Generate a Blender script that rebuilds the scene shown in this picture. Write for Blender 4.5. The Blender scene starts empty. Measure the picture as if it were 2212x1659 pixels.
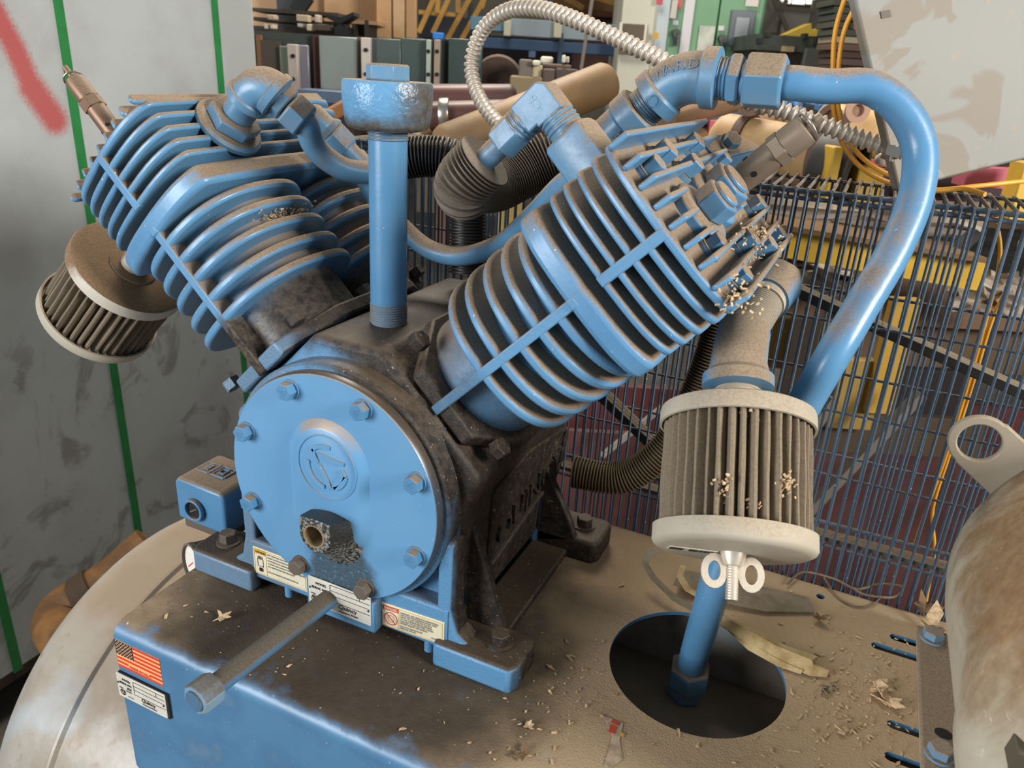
import bpy, bmesh, math, random
from mathutils import Vector, Matrix
random.seed(7)
SC = bpy.context.scene
COL = SC.collection
PI = math.pi
def srgb(h, a=1.0):
    h = h.lstrip('#'); o = []
    for i in (0, 2, 4):
        c = int(h[i:i+2], 16)/255
        o.append(c/12.92 if c <= .04045 else ((c+.055)/1.055)**2.4)
    return (o[0], o[1], o[2], a)

# ------------------------------------------------------------------ camera
# world axes: x along the machine (right), y away from the viewer, z up; z = 0 is the top of the blue base plate
CAMP = Vector((0.46950, -0.58950, 0.63117))
RX = Vector((0.90422948, 0.42328982, 0.05652233))
RY = Vector((0.20958483, -0.32455084, -0.92235620))
RZ = Vector((-0.37207962, 0.84586789, -0.38218356))
FPX = 1662.0
cam_d = bpy.data.cameras.new('camera'); cam = bpy.data.objects.new('camera', cam_d); COL.objects.link(cam)
cam.matrix_world = Matrix(((RX.x, -RY.x, -RZ.x, CAMP.x), (RX.y, -RY.y, -RZ.y, CAMP.y), (RX.z, -RY.z, -RZ.z, CAMP.z), (0, 0, 0, 1)))
cam_d.sensor_width = 36.0; cam_d.lens = 36.0*FPX/2212.0
cam_d.clip_start = .02; cam_d.clip_end = 100
cam_d.dof.use_dof = True; cam_d.dof.focus_distance = .86; cam_d.dof.aperture_fstop = 9.5
SC.camera = cam
def W(px, py, zc):
    """3-D point seen at a pixel of the photograph at a depth of zc metres"""
    return CAMP + (RX*((px-1106)/FPX) + RY*((py-829.5)/FPX) + RZ)*zc
# note RX, RY, RZ are camera right, down, forward in world axes

# ------------------------------------------------------------------ light
SC.view_settings.view_transform = 'Standard'; SC.view_settings.look = 'None'
SC.view_settings.gamma = 1.0; SC.view_settings.use_curve_mapping = False
SC.view_settings.exposure = 0.0
wd = bpy.data.worlds.new('hall daylight'); SC.world = wd; wd.use_nodes = True
bg = wd.node_tree.nodes['Background']; bg.inputs[0].default_value = (.86, .93, 1.0, 1); bg.inputs[1].default_value = .23
def area(name, loc, tgt, sx, sy, power, col):
    d = bpy.data.lights.new(name, 'AREA'); d.shape = 'RECTANGLE'; d.size = sx; d.size_y = sy; d.energy = power; d.color = col
    o = bpy.data.objects.new(name, d); COL.objects.link(o); o.location = loc
    o.rotation_euler = (Vector(tgt)-Vector(loc)).to_track_quat('-Z', 'Y').to_euler()
    return o
area('window_light_front', (-1.5, -2.7, .95), (.05, .1, .28), 1.5, 1.5, 118, (.96, .98, 1.0))
area('door_light_right', (2.7, -.30, 1.40), (-.4, .3, .4), .8, .8, 112, (1.0, .97, .92))
area('skylight_rear', (-1.0, 2.3, 3.0), (.1, .3, .2), 1.4, 1.4, 150, (1.0, .92, .80))

# ------------------------------------------------------------------ materials
class NT:
    def __init__(s, name):
        s.m = bpy.data.materials.new(name); s.m.use_nodes = True; s.t = s.m.node_tree; s.n = s.t.nodes
        s.b = s.n['Principled BSDF']
    def new(s, t, **kw):
        n = s.n.new(t)
        for k, v in kw.items(): setattr(n, k, v)
        return n
    def set(s, sock, v):
        if hasattr(v, 'is_linked') or isinstance(v, bpy.types.NodeSocket): s.t.links.new(v, sock)
        else: sock.default_value = v
    def math(s, op, a, b=0.0, c=0.0, clamp=False):
        n = s.new('ShaderNodeMath', operation=op); n.use_clamp = clamp
        s.set(n.inputs[0], a); s.set(n.inputs[1], b); s.set(n.inputs[2], c); return n.outputs[0]
    def ramp(s, x, lo, hi, a=0.0, b=1.0):
        n = s.new('ShaderNodeMapRange', interpolation_type='SMOOTHSTEP')
        s.set(n.inputs['Value'], x); n.inputs['From Min'].default_value = lo; n.inputs['From Max'].default_value = hi
        n.inputs['To Min'].default_value = a; n.inputs['To Max'].default_value = b; return n.outputs['Result']
    def pos(s):
        g = s.new('ShaderNodeNewGeometry'); x = s.new('ShaderNodeSeparateXYZ'); s.t.links.new(g.outputs['Position'], x.inputs[0])
        y = s.new('ShaderNodeSeparateXYZ'); s.t.links.new(g.outputs['Normal'], y.inputs[0])
        s.P = x.outputs; s.N = y.outputs; s.PV = g.outputs['Position']; return x.outputs, y.outputs
    def noise(s, scale, detail=4.0, rough=.6, vec=None, dist=0.0):
        n = s.new('ShaderNodeTexNoise'); n.inputs['Scale'].default_value = scale; n.inputs['Detail'].default_value = detail
        n.inputs['Roughness'].default_value = rough; n.inputs['Distortion'].default_value = dist
        s.t.links.new(vec if vec is not None else s.PV, n.inputs['Vector']); return n.outputs['Fac']
    def mix(s, f, a, b):
        n = s.new('ShaderNodeMix', data_type='RGBA'); s.set(n.inputs[0], f); s.set(n.inputs[6], a); s.set(n.inputs[7], b); return n.outputs[2]
    def fmix(s, f, a, b):
        n = s.new('ShaderNodeMix', data_type='FLOAT'); s.set(n.inputs[0], f); s.set(n.inputs[2], a); s.set(n.inputs[3], b); return n.outputs[0]
    def out(s, col=None, rough=None, metal=None, bump=None, bs=.3, bd=.002):
        if col is not None: s.set(s.b.inputs['Base Color'], col)
        if rough is not None: s.set(s.b.inputs['Roughness'], rough)
        if metal is not None: s.set(s.b.inputs['Metallic'], metal)
        if bump is not None:
            n = s.new('ShaderNodeBump'); n.inputs['Strength'].default_value = bs; n.inputs['Distance'].default_value = bd
            s.t.links.new(bump, n.inputs['Height']); s.t.links.new(n.outputs[0], s.b.inputs['Normal'])
        return s.m

def dusty(name, base, rough=.4, metal=0.0, dust=.9, dcol='957a58', lo=.12, hi=.70, var=None, vs=9.0, specks=0.0, bump=.0, film=.06, nscale=28.0):
    """painted or bare surface carrying settled dust on whatever faces up"""
    t = NT(name); t.pos()
    n1 = t.noise(nscale, 5, .65); n2 = t.noise(vs, 3, .5); n3 = t.noise(420, 2, .5)
    c = t.mix(t.ramp(n2, .42, .62), srgb(base), srgb(var)) if var else srgb(base)
    up = t.math('ADD', t.N['Z'], t.math('MULTIPLY', t.math('SUBTRACT', n1, .5), .9))
    f = t.math('MULTIPLY', t.ramp(up, lo, hi), dust)
    f = t.math('MAXIMUM', f, t.math('MULTIPLY', t.ramp(n1, .45, .75), film))
    dc = t.mix(t.ramp(n3, .35, .7), srgb(dcol), [x*.72 if i < 3 else x for i, x in enumerate(srgb(dcol))])
    c = t.mix(f, c, dc)
    r = t.fmix(f, rough, .95); 
    if specks:
        v = t.noise(260, 1, .4); sp = t.math('MULTIPLY', t.ramp(v, .775, .80), specks); c = t.mix(sp, c, srgb('d8cfbe'))
    h = t.math('ADD', t.math('MULTIPLY', t.math('MULTIPLY', n3, f), .5), t.math('MULTIPLY', t.noise(70, 3, .6), bump))
    return t.out(c, r, metal if not metal else t.fmix(f, metal, 0.0), h, .35, .0016)

def plain(name, base, rough=.6, metal=0.0, var=None, vs=6.0, bump=0.0, bsc=60.0, emit=0.0, spec=None):
    t = NT(name); t.pos(); c = srgb(base)
    if var:
        c = t.mix(t.ramp(t.noise(vs, 5, .6), .35, .68), srgb(base), srgb(var))
    if emit:
        t.b.inputs['Emission Color'].default_value = srgb(base); t.b.inputs['Emission Strength'].default_value = emit
    if spec is not None: t.b.inputs['Specular IOR Level'].default_value = spec
    return t.out(c, rough, metal, t.noise(bsc, 4, .6) if bump else None, bump, .002)

M = {}
BLUE = '5f92b9'
M['blue'] = dusty('blue machine paint under dust', BLUE, .34, dust=.93, var='588ab2', specks=.8, bump=.5)
M['blue_lite'] = dusty('blue machine paint with thin dust', '5689b0', .30, dust=.9, lo=.32, hi=.9, var='5083a9', specks=.6, bump=.35)
M['blue_cover'] = dusty('blue cover paint', '6396bd', .36, dust=.8, lo=.35, hi=.85, var='5e91b9', specks=.5, bump=.15, film=.0)
M['blue_wire'] = dusty('blue plastic coated wire', '485a6b', .42, dust=.8, dcol='7d6d58', lo=.3, hi=.9, var='3f5060', specks=.9)
M['dust'] = dusty('settled brown dust', '8d775b', .95, dust=1, lo=-2, hi=-1)
M['fitting'] = dusty('blue painted pipe fitting under dust', '5987a8', .33, dust=.95, dcol='957e62', lo=.05, hi=.65, bump=.5, film=.3)
M['brass'] = dusty('dusty brown brass', '7a5f4c', .45, .55, dust=.55, dcol='92806a', lo=.2, hi=.9)
M['valve'] = dusty('dust coated steel valve', '857665', .55, .35, dust=.7, dcol='95836d', lo=.1, hi=.8)
M['greybolt'] = dusty('grime coated bolt', '5d5348', .7, dust=.6, dcol='78685a')
M['filter'] = dusty('dust caked filter pleats', '6f6353', .98, dust=.55, dcol='9a886f', lo=-.3, hi=.7, nscale=60, bump=.8)
M['filtercap'] = dusty('off white filter end cap with dust', 'b8af9f', .5, dust=.75, dcol='a8957c', lo=.0, hi=.8, var='aea593')
M['filtercap_brown'] = dusty('filter end cap thick with brown dust', 'cbc4b6', .5, dust=.97, dcol='86694a', lo=.10, hi=.45, var='bfb7a8')
M['steel'] = plain('bright steel', 'b9b4aa', .32, .9, 'a39d92', 30)
M['zinc'] = dusty('galvanised steel', 'c9c0b2', .34, .55, dust=.5, dcol='b7a58e', lo=.1, hi=.9)
M['blackfin'] = dusty('black finned tube under dust', '17181a', .42, .2, dust=.42, dcol='776a58', lo=.35, hi=1.0, film=.05)
M['greyfin'] = dusty('grey finned tube under dust', '5d564c', .6, .2, dust=.7, dcol='8d7d6a', lo=0, hi=.8, film=.2)
M['brownfin'] = dusty('brown dusty finned tube', '4a3d28', .6, .1, dust=.5, dcol='6f5c3c', lo=.1, hi=.9, film=.1)
M['black'] = plain('black', '0c0c0d', .7)
M['white_label'] = plain('cream label', 'e6ddc4', .5, 0, 'dbd0b2', 30)
M['plate'] = plain('white metal plate', 'd6d2c6', .4, 0, 'cbc5b6', 24)
M['ink'] = plain('black ink', '24211e', .6)
M['ink_grey'] = plain('faded grey ink', '8f897c', .6)
M['red_ink'] = plain('red ink', 'c24a3a', .6)
M['amber_ink'] = plain('amber ink', 'd0a648', .6)
M['flag_red'] = plain('flag red', 'd8402c', .5); M['flag_cream'] = plain('flag cream', 'f0b877', .5); M['flag_blue'] = plain('flag blue', '2b2637', .5)

def crank_mat():
    t = NT('blue crankcase with oily black grime'); P, N = t.pos()
    n1 = t.noise(16, 5, .65); n2 = t.noise(90, 4, .7); n3 = t.noise(420, 2, .5)
    # grime: right side wall, upper right shoulder and the top, patches with their own outline
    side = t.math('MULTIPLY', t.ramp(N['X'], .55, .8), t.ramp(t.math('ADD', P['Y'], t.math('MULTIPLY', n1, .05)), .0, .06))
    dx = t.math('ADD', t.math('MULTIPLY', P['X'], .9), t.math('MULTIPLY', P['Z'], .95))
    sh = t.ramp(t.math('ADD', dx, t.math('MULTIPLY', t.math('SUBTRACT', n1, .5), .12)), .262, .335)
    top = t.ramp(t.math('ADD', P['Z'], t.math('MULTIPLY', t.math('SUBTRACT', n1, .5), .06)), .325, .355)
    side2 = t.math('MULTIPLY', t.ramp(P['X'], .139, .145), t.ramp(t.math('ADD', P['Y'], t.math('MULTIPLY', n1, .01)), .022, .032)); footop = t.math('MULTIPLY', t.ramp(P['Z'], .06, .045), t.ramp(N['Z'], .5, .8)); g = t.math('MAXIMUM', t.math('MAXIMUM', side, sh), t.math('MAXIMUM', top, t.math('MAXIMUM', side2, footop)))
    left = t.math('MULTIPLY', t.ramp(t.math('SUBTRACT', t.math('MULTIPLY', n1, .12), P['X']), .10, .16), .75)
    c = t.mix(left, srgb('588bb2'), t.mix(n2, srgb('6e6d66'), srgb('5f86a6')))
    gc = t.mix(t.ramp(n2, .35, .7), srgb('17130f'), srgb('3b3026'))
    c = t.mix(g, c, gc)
    up = t.ramp(t.math('ADD', N['Z'], t.math('MULTIPLY', t.math('SUBTRACT', n2, .5), 1.0)), .35, .95)
    c = t.mix(t.math('MULTIPLY', up, .6), c, srgb('5a4a38'))
    sp = t.ramp(t.noise(300, 1, .4), .73, .77); c = t.mix(t.math('MULTIPLY', sp, .8), c, srgb('a2917a'))
    r = t.fmix(g, .42, .62)
    return t.out(c, r, 0, t.math('ADD', t.math('MULTIPLY', n2, .6), t.math('MULTIPLY', n3, .4)), .5, .0022)
M['crank'] = crank_mat()

def grime_disc(name):
    """cover paint with an oily speckled stain under the port"""
    t = NT(name); P, N = t.pos(); n1 = t.noise(22, 5, .65); n2 = t.noise(170, 4, .75); n3 = t.noise(420, 2, .5)
    dx = t.math('MULTIPLY', t.math('SUBTRACT', P['X'], .012), 1.15); dz = t.math('SUBTRACT', P['Z'], .088)
    d = t.math('SQRT', t.math('ADD', t.math('MULTIPLY', dx, dx), t.math('MULTIPLY', dz, dz)))
    d = t.math('ADD', d, t.math('MULTIPLY', t.math('SUBTRACT', n1, .5), .05))
    l2 = t.math('ADD', t.math('ADD', t.math('MULTIPLY', P['X'], .75), P['Z']), t.math('MULTIPLY', t.math('SUBTRACT', n1, .5), .04))
    f = t.math('MAXIMUM', t.ramp(d, .064, .044), t.ramp(l2, .03, .0))
    f = t.math('MULTIPLY', f, t.ramp(n2, .26, .46))
    base = t.mix(t.ramp(t.noise(7, 3, .5), .42, .62), srgb('6094bc'), srgb('6698bf'))
    c = t.mix(t.math('MULTIPLY', f, .85), base, srgb('2f3a38'))
    up = t.ramp(t.math('ADD', N['Z'], t.math('MULTIPLY', t.math('SUBTRACT', n1, .5), .5)), .22, .6)
    c = t.mix(t.math('MULTIPLY', up, .9), c, srgb('a58b6c'))
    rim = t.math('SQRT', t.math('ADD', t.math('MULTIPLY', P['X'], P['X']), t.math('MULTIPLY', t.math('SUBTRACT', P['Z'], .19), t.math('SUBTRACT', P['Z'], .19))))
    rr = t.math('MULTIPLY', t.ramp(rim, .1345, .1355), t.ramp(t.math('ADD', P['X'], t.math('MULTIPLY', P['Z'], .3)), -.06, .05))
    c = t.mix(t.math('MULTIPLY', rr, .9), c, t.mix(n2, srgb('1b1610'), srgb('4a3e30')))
    sp = t.ramp(t.noise(300, 1, .4), .80, .82); c = t.mix(sp, c, srgb('b9cfe2'))
    return t.out(c, t.fmix(f, .36, .5), 0, t.math('MULTIPLY', n2, t.math('ADD', f, .05)), .5, .002)
M['cover'] = grime_disc('blue cover plate with oil stain')

def deck_mat():
    t = NT('blue base plate under thick brown dust'); P, N = t.pos()
    n1 = t.noise(9, 5, .6); n2 = t.noise(75, 4, .7); n3 = t.noise(420, 2, .6); n4 = t.noise(26, 4, .6)
    up = t.ramp(t.math('ADD', N['Z'], t.math('MULTIPLY', t.math('SUBTRACT', n4, .5), .55)), .55, .98)
    d = t.mix(t.ramp(n1, .38, .62), srgb('77644d'), srgb('8a765d'))
    d = t.mix(t.math('MULTIPLY', t.ramp(n2, .5, .75), .6), d, srgb('544636'))
    d = t.mix(t.math('MULTIPLY', t.ramp(P['X'], .14, .38), .9), d, srgb('b89d7a'))  # dust lightened to the right, painting in the stronger light there
    d = t.mix(t.math('MULTIPLY', t.ramp(n3, .6, .72), .5), d, srgb('9c8a72'))
    oil = t.math('MULTIPLY', t.ramp(t.math('ADD', t.math('ADD', t.math('ABSOLUTE', t.math('SUBTRACT', P['X'], .03)), t.math('MULTIPLY', t.math('ABSOLUTE', P['Y']), .35)), t.math('MULTIPLY', t.math('SUBTRACT', n1, .5), .18)), .30, .16), .95); d = t.mix(oil, d, t.mix(n2, srgb('261d14'), srgb('4a3c2d')))  # darker oily dust around the pump, partly its cast shadow painted in
    worn = t.ramp(t.math('ADD', t.math('MULTIPLY', n4, .10), t.math('ABSOLUTE', t.math('ADD', P['Y'], .1))), .052, .030)
    bl = t.mix(t.ramp(n1, .4, .6), srgb('4b7a9d'), srgb('446f92'))
    bl = t.mix(t.math('MULTIPLY', t.ramp(n1, .52, .64), .22), bl, srgb('8a9aa6'))
    c = t.mix(t.math('MULTIPLY', up, t.math('SUBTRACT', 1.0, t.math('MULTIPLY', worn, .45))), bl, d)
    sp = t.ramp(t.noise(230, 1, .4), .75, .78); c = t.mix(t.math('MULTIPLY', sp, .85), c, srgb('c0ad92'))
    h = t.math('ADD', t.math('MULTIPLY', n2, .7), t.math('MULTIPLY', n3, .6))
    return t.out(c, t.fmix(up, .35, .92), 0, t.math('MULTIPLY', h, up), .6, .0022)
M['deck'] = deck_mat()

# ------------------------------------------------------------------ mesh building
class MB:
    def __init__(s): s.v = []; s.f = []
    def add(s, vs, fs):
        o = len(s.v); s.v += [Vector(v) for v in vs]; s.f += [tuple(i+o for i in f) for f in fs]; return s
    def box(s, a, b):
        x0, y0, z0 = a; x1, y1, z1 = b
        return s.add([(x0, y0, z0), (x1, y0, z0), (x1, y1, z0), (x0, y1, z0), (x0, y0, z1), (x1, y0, z1), (x1, y1, z1), (x0, y1, z1)],
                     [(0, 3, 2, 1), (4, 5, 6, 7), (0, 1, 5, 4), (1, 2, 6, 5), (2, 3, 7, 6), (3, 0, 4, 7)])
    def fbox(s, o, ax, ay, az):
        """box from a corner-centre o with three half vectors"""
        o, ax, ay, az = Vector(o), Vector(ax), Vector(ay), Vector(az); vs = []
        for k in (-1, 1):
            for (i, j) in ((-1, -1), (1, -1), (1, 1), (-1, 1)): vs.append(o+ax*i+ay*j+az*k)
        return s.add(vs, [(0, 3, 2, 1), (4, 5, 6, 7), (0, 1, 5, 4), (1, 2, 6, 5), (2, 3, 7, 6), (3, 0, 4, 7)])
    def beam(s, p, q, w, h, up=(0, 0, 1)):
        p, q = Vector(p), Vector(q); d = (q-p); L = d.length; d.normalize(); u = Vector(up)
        a = d.cross(u)
        if a.length < 1e-4: a = d.cross(Vector((1, 0, 0)))
        a.normalize(); b = a.cross(d)
        return s.fbox((p+q)/2, d*(L/2), a*(w/2), b*(h/2))
    def prism(s, poly, off):
        n = len(poly); off = Vector(off); vs = [Vector(p) for p in poly]+[Vector(p)+off for p in poly]
        return s.add(vs, [tuple(range(n-1, -1, -1)), tuple(range(n, 2*n))]+[(i, (i+1) % n, n+(i+1) % n, n+i) for i in range(n)])
    def rings(s, rs, cap=True, close=False):
        n = len(rs[0]); vs = [v for r in rs for v in r]; fs = []; m = len(rs)
        for k in range(m if close else m-1):
            for i in range(n):
                a, b = k*n, ((k+1) % m)*n
                fs.append((a+i, a+(i+1) % n, b+(i+1) % n, b+i))
        if cap and not close: fs += [tuple(range(n-1, -1, -1)), tuple(range((m-1)*n, m*n))]
        return s.add(vs, fs)
    def lathe(s, o, ax, prof, n=32, ph=0.0, cap=True):
        """prof: list of (radius, distance along the axis)"""
        o, ax = Vector(o), Vector(ax).normalized(); u = ax.orthogonal().normalized(); w = ax.cross(u)
        return s.rings([[o+ax*h+(u*math.cos(2*PI*i/n+ph)+w*math.sin(2*PI*i/n+ph))*max(r, 1e-5) for i in range(n)] for r, h in prof], cap)
    def cyl(s, p, q, r, r2=None, n=28, ph=0.0):
        p, q = Vector(p), Vector(q); return s.lathe(p, q-p, [(r, 0), (r if r2 is None else r2, (q-p).length)], n, ph)
    def hexn(s, p, q, af, ch=.12, ph=0.0):
        p, q = Vector(p), Vector(q); L = (q-p).length; r = af/math.sqrt(3); c = r*ch
        return s.lathe(p, q-p, [(r*.9, 0), (r, c*.6), (r, L-c*.6), (r*.9, L)], 6, ph)
    def pipe(s, p, q, ro, ri, n=32):
        p, q = Vector(p), Vector(q); L = (q-p).length
        o, ax = p, (q-p).normalized(); u = ax.orthogonal().normalized(); w = ax.cross(u)
        R = lambda r, h: [o+ax*h+(u*math.cos(2*PI*i/n)+w*math.sin(2*PI*i/n))*r for i in range(n)]
        return s.rings([R(ro, 0), R(ro, L), R(ri, L), R(ri, 0)], False, True)
    def tube(s, pts, r, n=16, cap=True):
        """sweep along points; r is one radius or a list"""
        pts = [Vector(p) for p in pts]; m = len(pts); rs = []
        t0 = (pts[1]-pts[0]).normalized(); u = t0.orthogonal().normalized()
        for k in range(m):
            t = (pts[min(k+1, m-1)]-pts[max(k-1, 0)]).normalized()
            u = (u-t*u.dot(t)).normalized(); w = t.cross(u); rr = r[k] if isinstance(r, (list, tuple)) else r
            rs.append([pts[k]+(u*math.cos(2*PI*i/n)+w*math.sin(2*PI*i/n))*rr for i in range(n)])
        return s.rings(rs, cap)

def spline(pts, step):
    """points about step apart along a Catmull-Rom curve"""
    P = [Vector(p) for p in pts]; P = [P[0]*2-P[1]]+P+[P[-1]*2-P[-2]]; d = []
    for i in range(1, len(P)-2):
        a, b, c, e = P[i-1], P[i], P[i+1], P[i+2]
        for k in range(40):
            t = k/40; d.append(.5*((2*b)+(c-a)*t+(2*a-5*b+4*c-e)*t*t+(3*b-a-3*c+e)*t**3))
    d.append(P[-2]); out = [d[0]]; acc = 0
    for i in range(1, len(d)):
        L = (d[i]-d[i-1]).length; s0 = 0
        while acc+L-s0 >= step:
            s0 += step-acc; out.append(d[i-1].lerp(d[i], s0/L)); acc = 0
        acc += L-s0
    if (out[-1]-d[-1]).length > step*.3: out.append(d[-1])
    return out

def arc(c, u, w, r, a0, a1, n):
    c, u, w = Vector(c), Vector(u), Vector(w)
    return [c+u*(r*math.cos(a0+(a1-a0)*i/n))+w*(r*math.sin(a0+(a1-a0)*i/n)) for i in range(n+1)]

def rootpos(o):
    p = Vector((0, 0, 0))
    while o is not None: p += o.location; o = o.parent
    return p
def obj(name, mb, mat, parent=None, bevel=0.0, seg=2, smooth=35, loc=None, kind=None):
    """one mesh object from world-space geometry"""
    base = rootpos(parent)
    if loc is None:
        if parent is None:
            xs = [v.x for v in mb.v]; ys = [v.y for v in mb.v]; zs = [v.z for v in mb.v]
            loc = Vector(((min(xs)+max(xs))/2, (min(ys)+max(ys))/2, min(zs)))
        else: loc = base.copy()
    loc = Vector(loc)
    me = bpy.data.meshes.new(name); me.from_pydata([v-loc for v in mb.v], [], mb.f)
    b = bmesh.new(); b.from_mesh(me); bmesh.ops.recalc_face_normals(b, faces=b.faces); b.to_mesh(me); b.free()
    me.materials.append(mat)
    if smooth: me.shade_smooth(); me.set_sharp_from_angle(angle=math.radians(smooth))
    o = bpy.data.objects.new(name, me); COL.objects.link(o)
    if parent is not None: o.parent = parent
    o.location = loc-base
    if bevel:
        m = o.modifiers.new('bevel', 'BEVEL'); m.width = bevel; m.segments = seg; m.limit_method = 'ANGLE'; m.angle_limit = math.radians(40)
        m.harden_normals = False
    if kind: o['kind'] = kind
    return o
def thing(name, label, cat, loc, group=None):
    o = bpy.data.objects.new(name, None); o.empty_display_size = .05; COL.objects.link(o); o.location = loc
    o['label'] = label; o['category'] = cat
    if group: o['group'] = group
    return o
def tag(o, label, cat, group=None):
    o['label'] = label; o['category'] = cat
    if group: o['group'] = group
    return o
def empty(name, parent, loc):
    o = bpy.data.objects.new(name, None); o.empty_display_size = .03; COL.objects.link(o); o.parent = parent
    o.location = Vector(loc)-rootpos(parent); return o
def share(src, name, parent, delta):
    c = src.copy(); c.name = name; COL.objects.link(c); c.parent = parent; c.location = src.location+Vector(delta); return c
def text_mb(s, size, o, right, up, depth=.0004, align='LEFT'):
    """lettering as thin solid geometry standing on a plane"""
    cu = bpy.data.curves.new('lettering', 'FONT'); cu.body = s; cu.size = size; cu.align_x = align; cu.extrude = depth; cu.resolution_u = 2
    ob = bpy.data.objects.new('lettering', cu); me = bpy.data.meshes.new_from_object(ob)
    right, up = Vector(right).normalized(), Vector(up).normalized(); nrm = right.cross(up); o = Vector(o)
    mb = MB(); mb.add([o+right*v.co.x+up*v.co.y+nrm*(v.co.z+depth*.6) for v in me.vertices], [tuple(p.vertices) for p in me.polygons])
    bpy.data.objects.remove(ob); bpy.data.curves.remove(cu); bpy.data.meshes.remove(me); return mb

# ================================================================== the setting
t = NT('dark dusty concrete'); t.pos()
c = t.mix(t.ramp(t.noise(2.2, 6, .65), .35, .7), srgb('4a443c'), srgb('6d6559')); c = t.mix(t.math('MULTIPLY', t.ramp(t.noise(40, 4, .7), .5, .75), .5), c, srgb('39342d'))
M['floor'] = t.out(c, .9, 0, t.noise(40, 4, .7), .4, .004)
fl = obj('floor', MB().box((-6, -5, -1.0), (14, 13, -.9)), M['floor'], kind='structure')

# ================================================================== compressor pump
pump = thing('air_compressor', 'blue V-shaped finned air compressor pump bolted on the dusty base plate', 'air compressor', (0, .18, 0))
R2 = math.sqrt(.5)
def B(sg, u, y, s): return Vector((sg*(s+u)*R2, y, .19+(s-u)*R2))
def BD(sg): return Vector((sg*R2, 0, R2)), Vector((sg*R2, 0, -R2))     # s direction, u direction
YF = {1: .040, -1: .024}
def sup(a, b, uc, yc, n=2.4, k=48):
    o = []
    for i in range(k):
        th = 2*PI*i/k; cs, sn = math.cos(th), math.sin(th)
        o.append((uc+a*math.copysign(abs(cs)**(2/n), cs), yc+b*math.copysign(abs(sn)**(2/n), sn)))
    return o
def chaikin(p, it=2):
    for _ in range(it):
        q = []
        for i in range(len(p)):
            a, b = p[i], p[(i+1) % len(p)]
            q += [(a[0]*.75+b[0]*.25, a[1]*.75+b[1]*.25), (a[0]*.25+b[0]*.75, a[1]*.25+b[1]*.75)]
        p = q
    return p
def headout(f, w, L, fr=.03):
    return chaikin([(-.045, f), (.045, f), (w*.9, f+fr*.45), (w, f+fr), (w, f+L-.03), (w*.75, f+L), (-w*.75, f+L), (-w, f+L-.03), (-w, f+fr), (-w*.9, f+fr*.45)], 2)
def slab(sg, out, s0, s1):
    return MB().prism([B(sg, u, y, s0) for u, y in out], BD(sg)[0]*(s1-s0))

# crankcase body
cc = MB()
prof = [(-.136, .020), (.138, .020), (.150, .19), (.165, .228), (.160, .236), (.054, .342), (.045, .352), (-.045, .352), (-.054, .342), (-.160, .236), (-.165, .228), (-.150, .19)]
cc.prism([(x, .036, z) for x, z in prof], (0, .304, 0))
crank = obj('crankcase', cc, M['crank'], pump, .008, 3)
low = MB(); low.box((-.138, .014, .018), (.145, .05, .075)); obj('label_pad', low, M['crank'], pump, .004)
br = MB(); br.lathe((0, .060, .19), (0, -1, 0), [(.150, 0), (.147, .018), (.1435, .024), (.1435, .045), (.141, .048), (.134, .048)], 96); obj('cover_boss', br, M['crank'], pump, 0)
# fillet shoulders between the boss and the top
for sg in (-1, 1):
    sh = MB(); sh.prism([(sg*.03, .024, .33), (sg*.095, .024, .285), (sg*.125, .03, .25), (sg*.02, .03, .30)], (0, .03, 0)); obj('shoulder', sh, M['crank'], pump, .006)
# feet
def foot(sx, y0, y1, tw):
    f = MB(); x0, x1 = sx*.130, sx*.232
    z1 = .034
    f.prism([(x0, y0, 0), (x1-sx*.006, y0, 0), (x1, y0+.012, 0), (x1, y1-.008, 0), (x1-sx*.008, y1, 0), (x0, y1, 0)], (0, 0, z1))
    f.prism([(sx*.128, y0+.012, .02), (sx*.172, y0+.012, .03), (sx*.154, y0+.012, .044), (sx*.147, y0+.012, .075), (sx*.148, y0+.012, .16), (sx*.128, y0+.012, .16)], (0, .032, 0))
    o = obj('foot', f, M['crank'], pump, .005, 2)
    bb = MB(); cx, cy = sx*.198, (y0+y1)/2+.002
    bb.cyl((cx, cy, z1-.002), (cx, cy, z1+.002), .0155); bb.hexn((cx, cy, z1+.002), (cx, cy, z1+.015), .0195, ph=.3)
    obj('foot_bolt', bb, M['crank'] if sx > 0 else M['greybolt'], o)
for sx in (-1, 1):
    foot(sx, .004, .070, 0); foot(sx, .275, .345, 0)
    rail = MB(); rail.prism([(sx*.134, .05, 0), (sx*.188, .06, 0), (sx*.188, .30, 0), (sx*.134, .31, 0)], (0, 0, .012)); obj('foot_rail', rail, M['crank'], pump, .003)
    gus = MB()
    gus.prism([(sx*.140, .058, .012), (sx*.196, .058, .020), (sx*.186, .058, .05), (sx*.149, .058, .16), (sx*.140, .058, .16)], (0, .014, 0)); obj('gusset', gus, M['crank'], pump, .003); gus = MB()
    gus.prism([(sx*.140, .275, .012), (sx*.200, .275, .03), (sx*.188, .275, .06), (sx*.149, .275, .13), (sx*.140, .275, .13)], (0, .012, 0))
    obj('gusset', gus, M['crank'], pump, .003)
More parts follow.
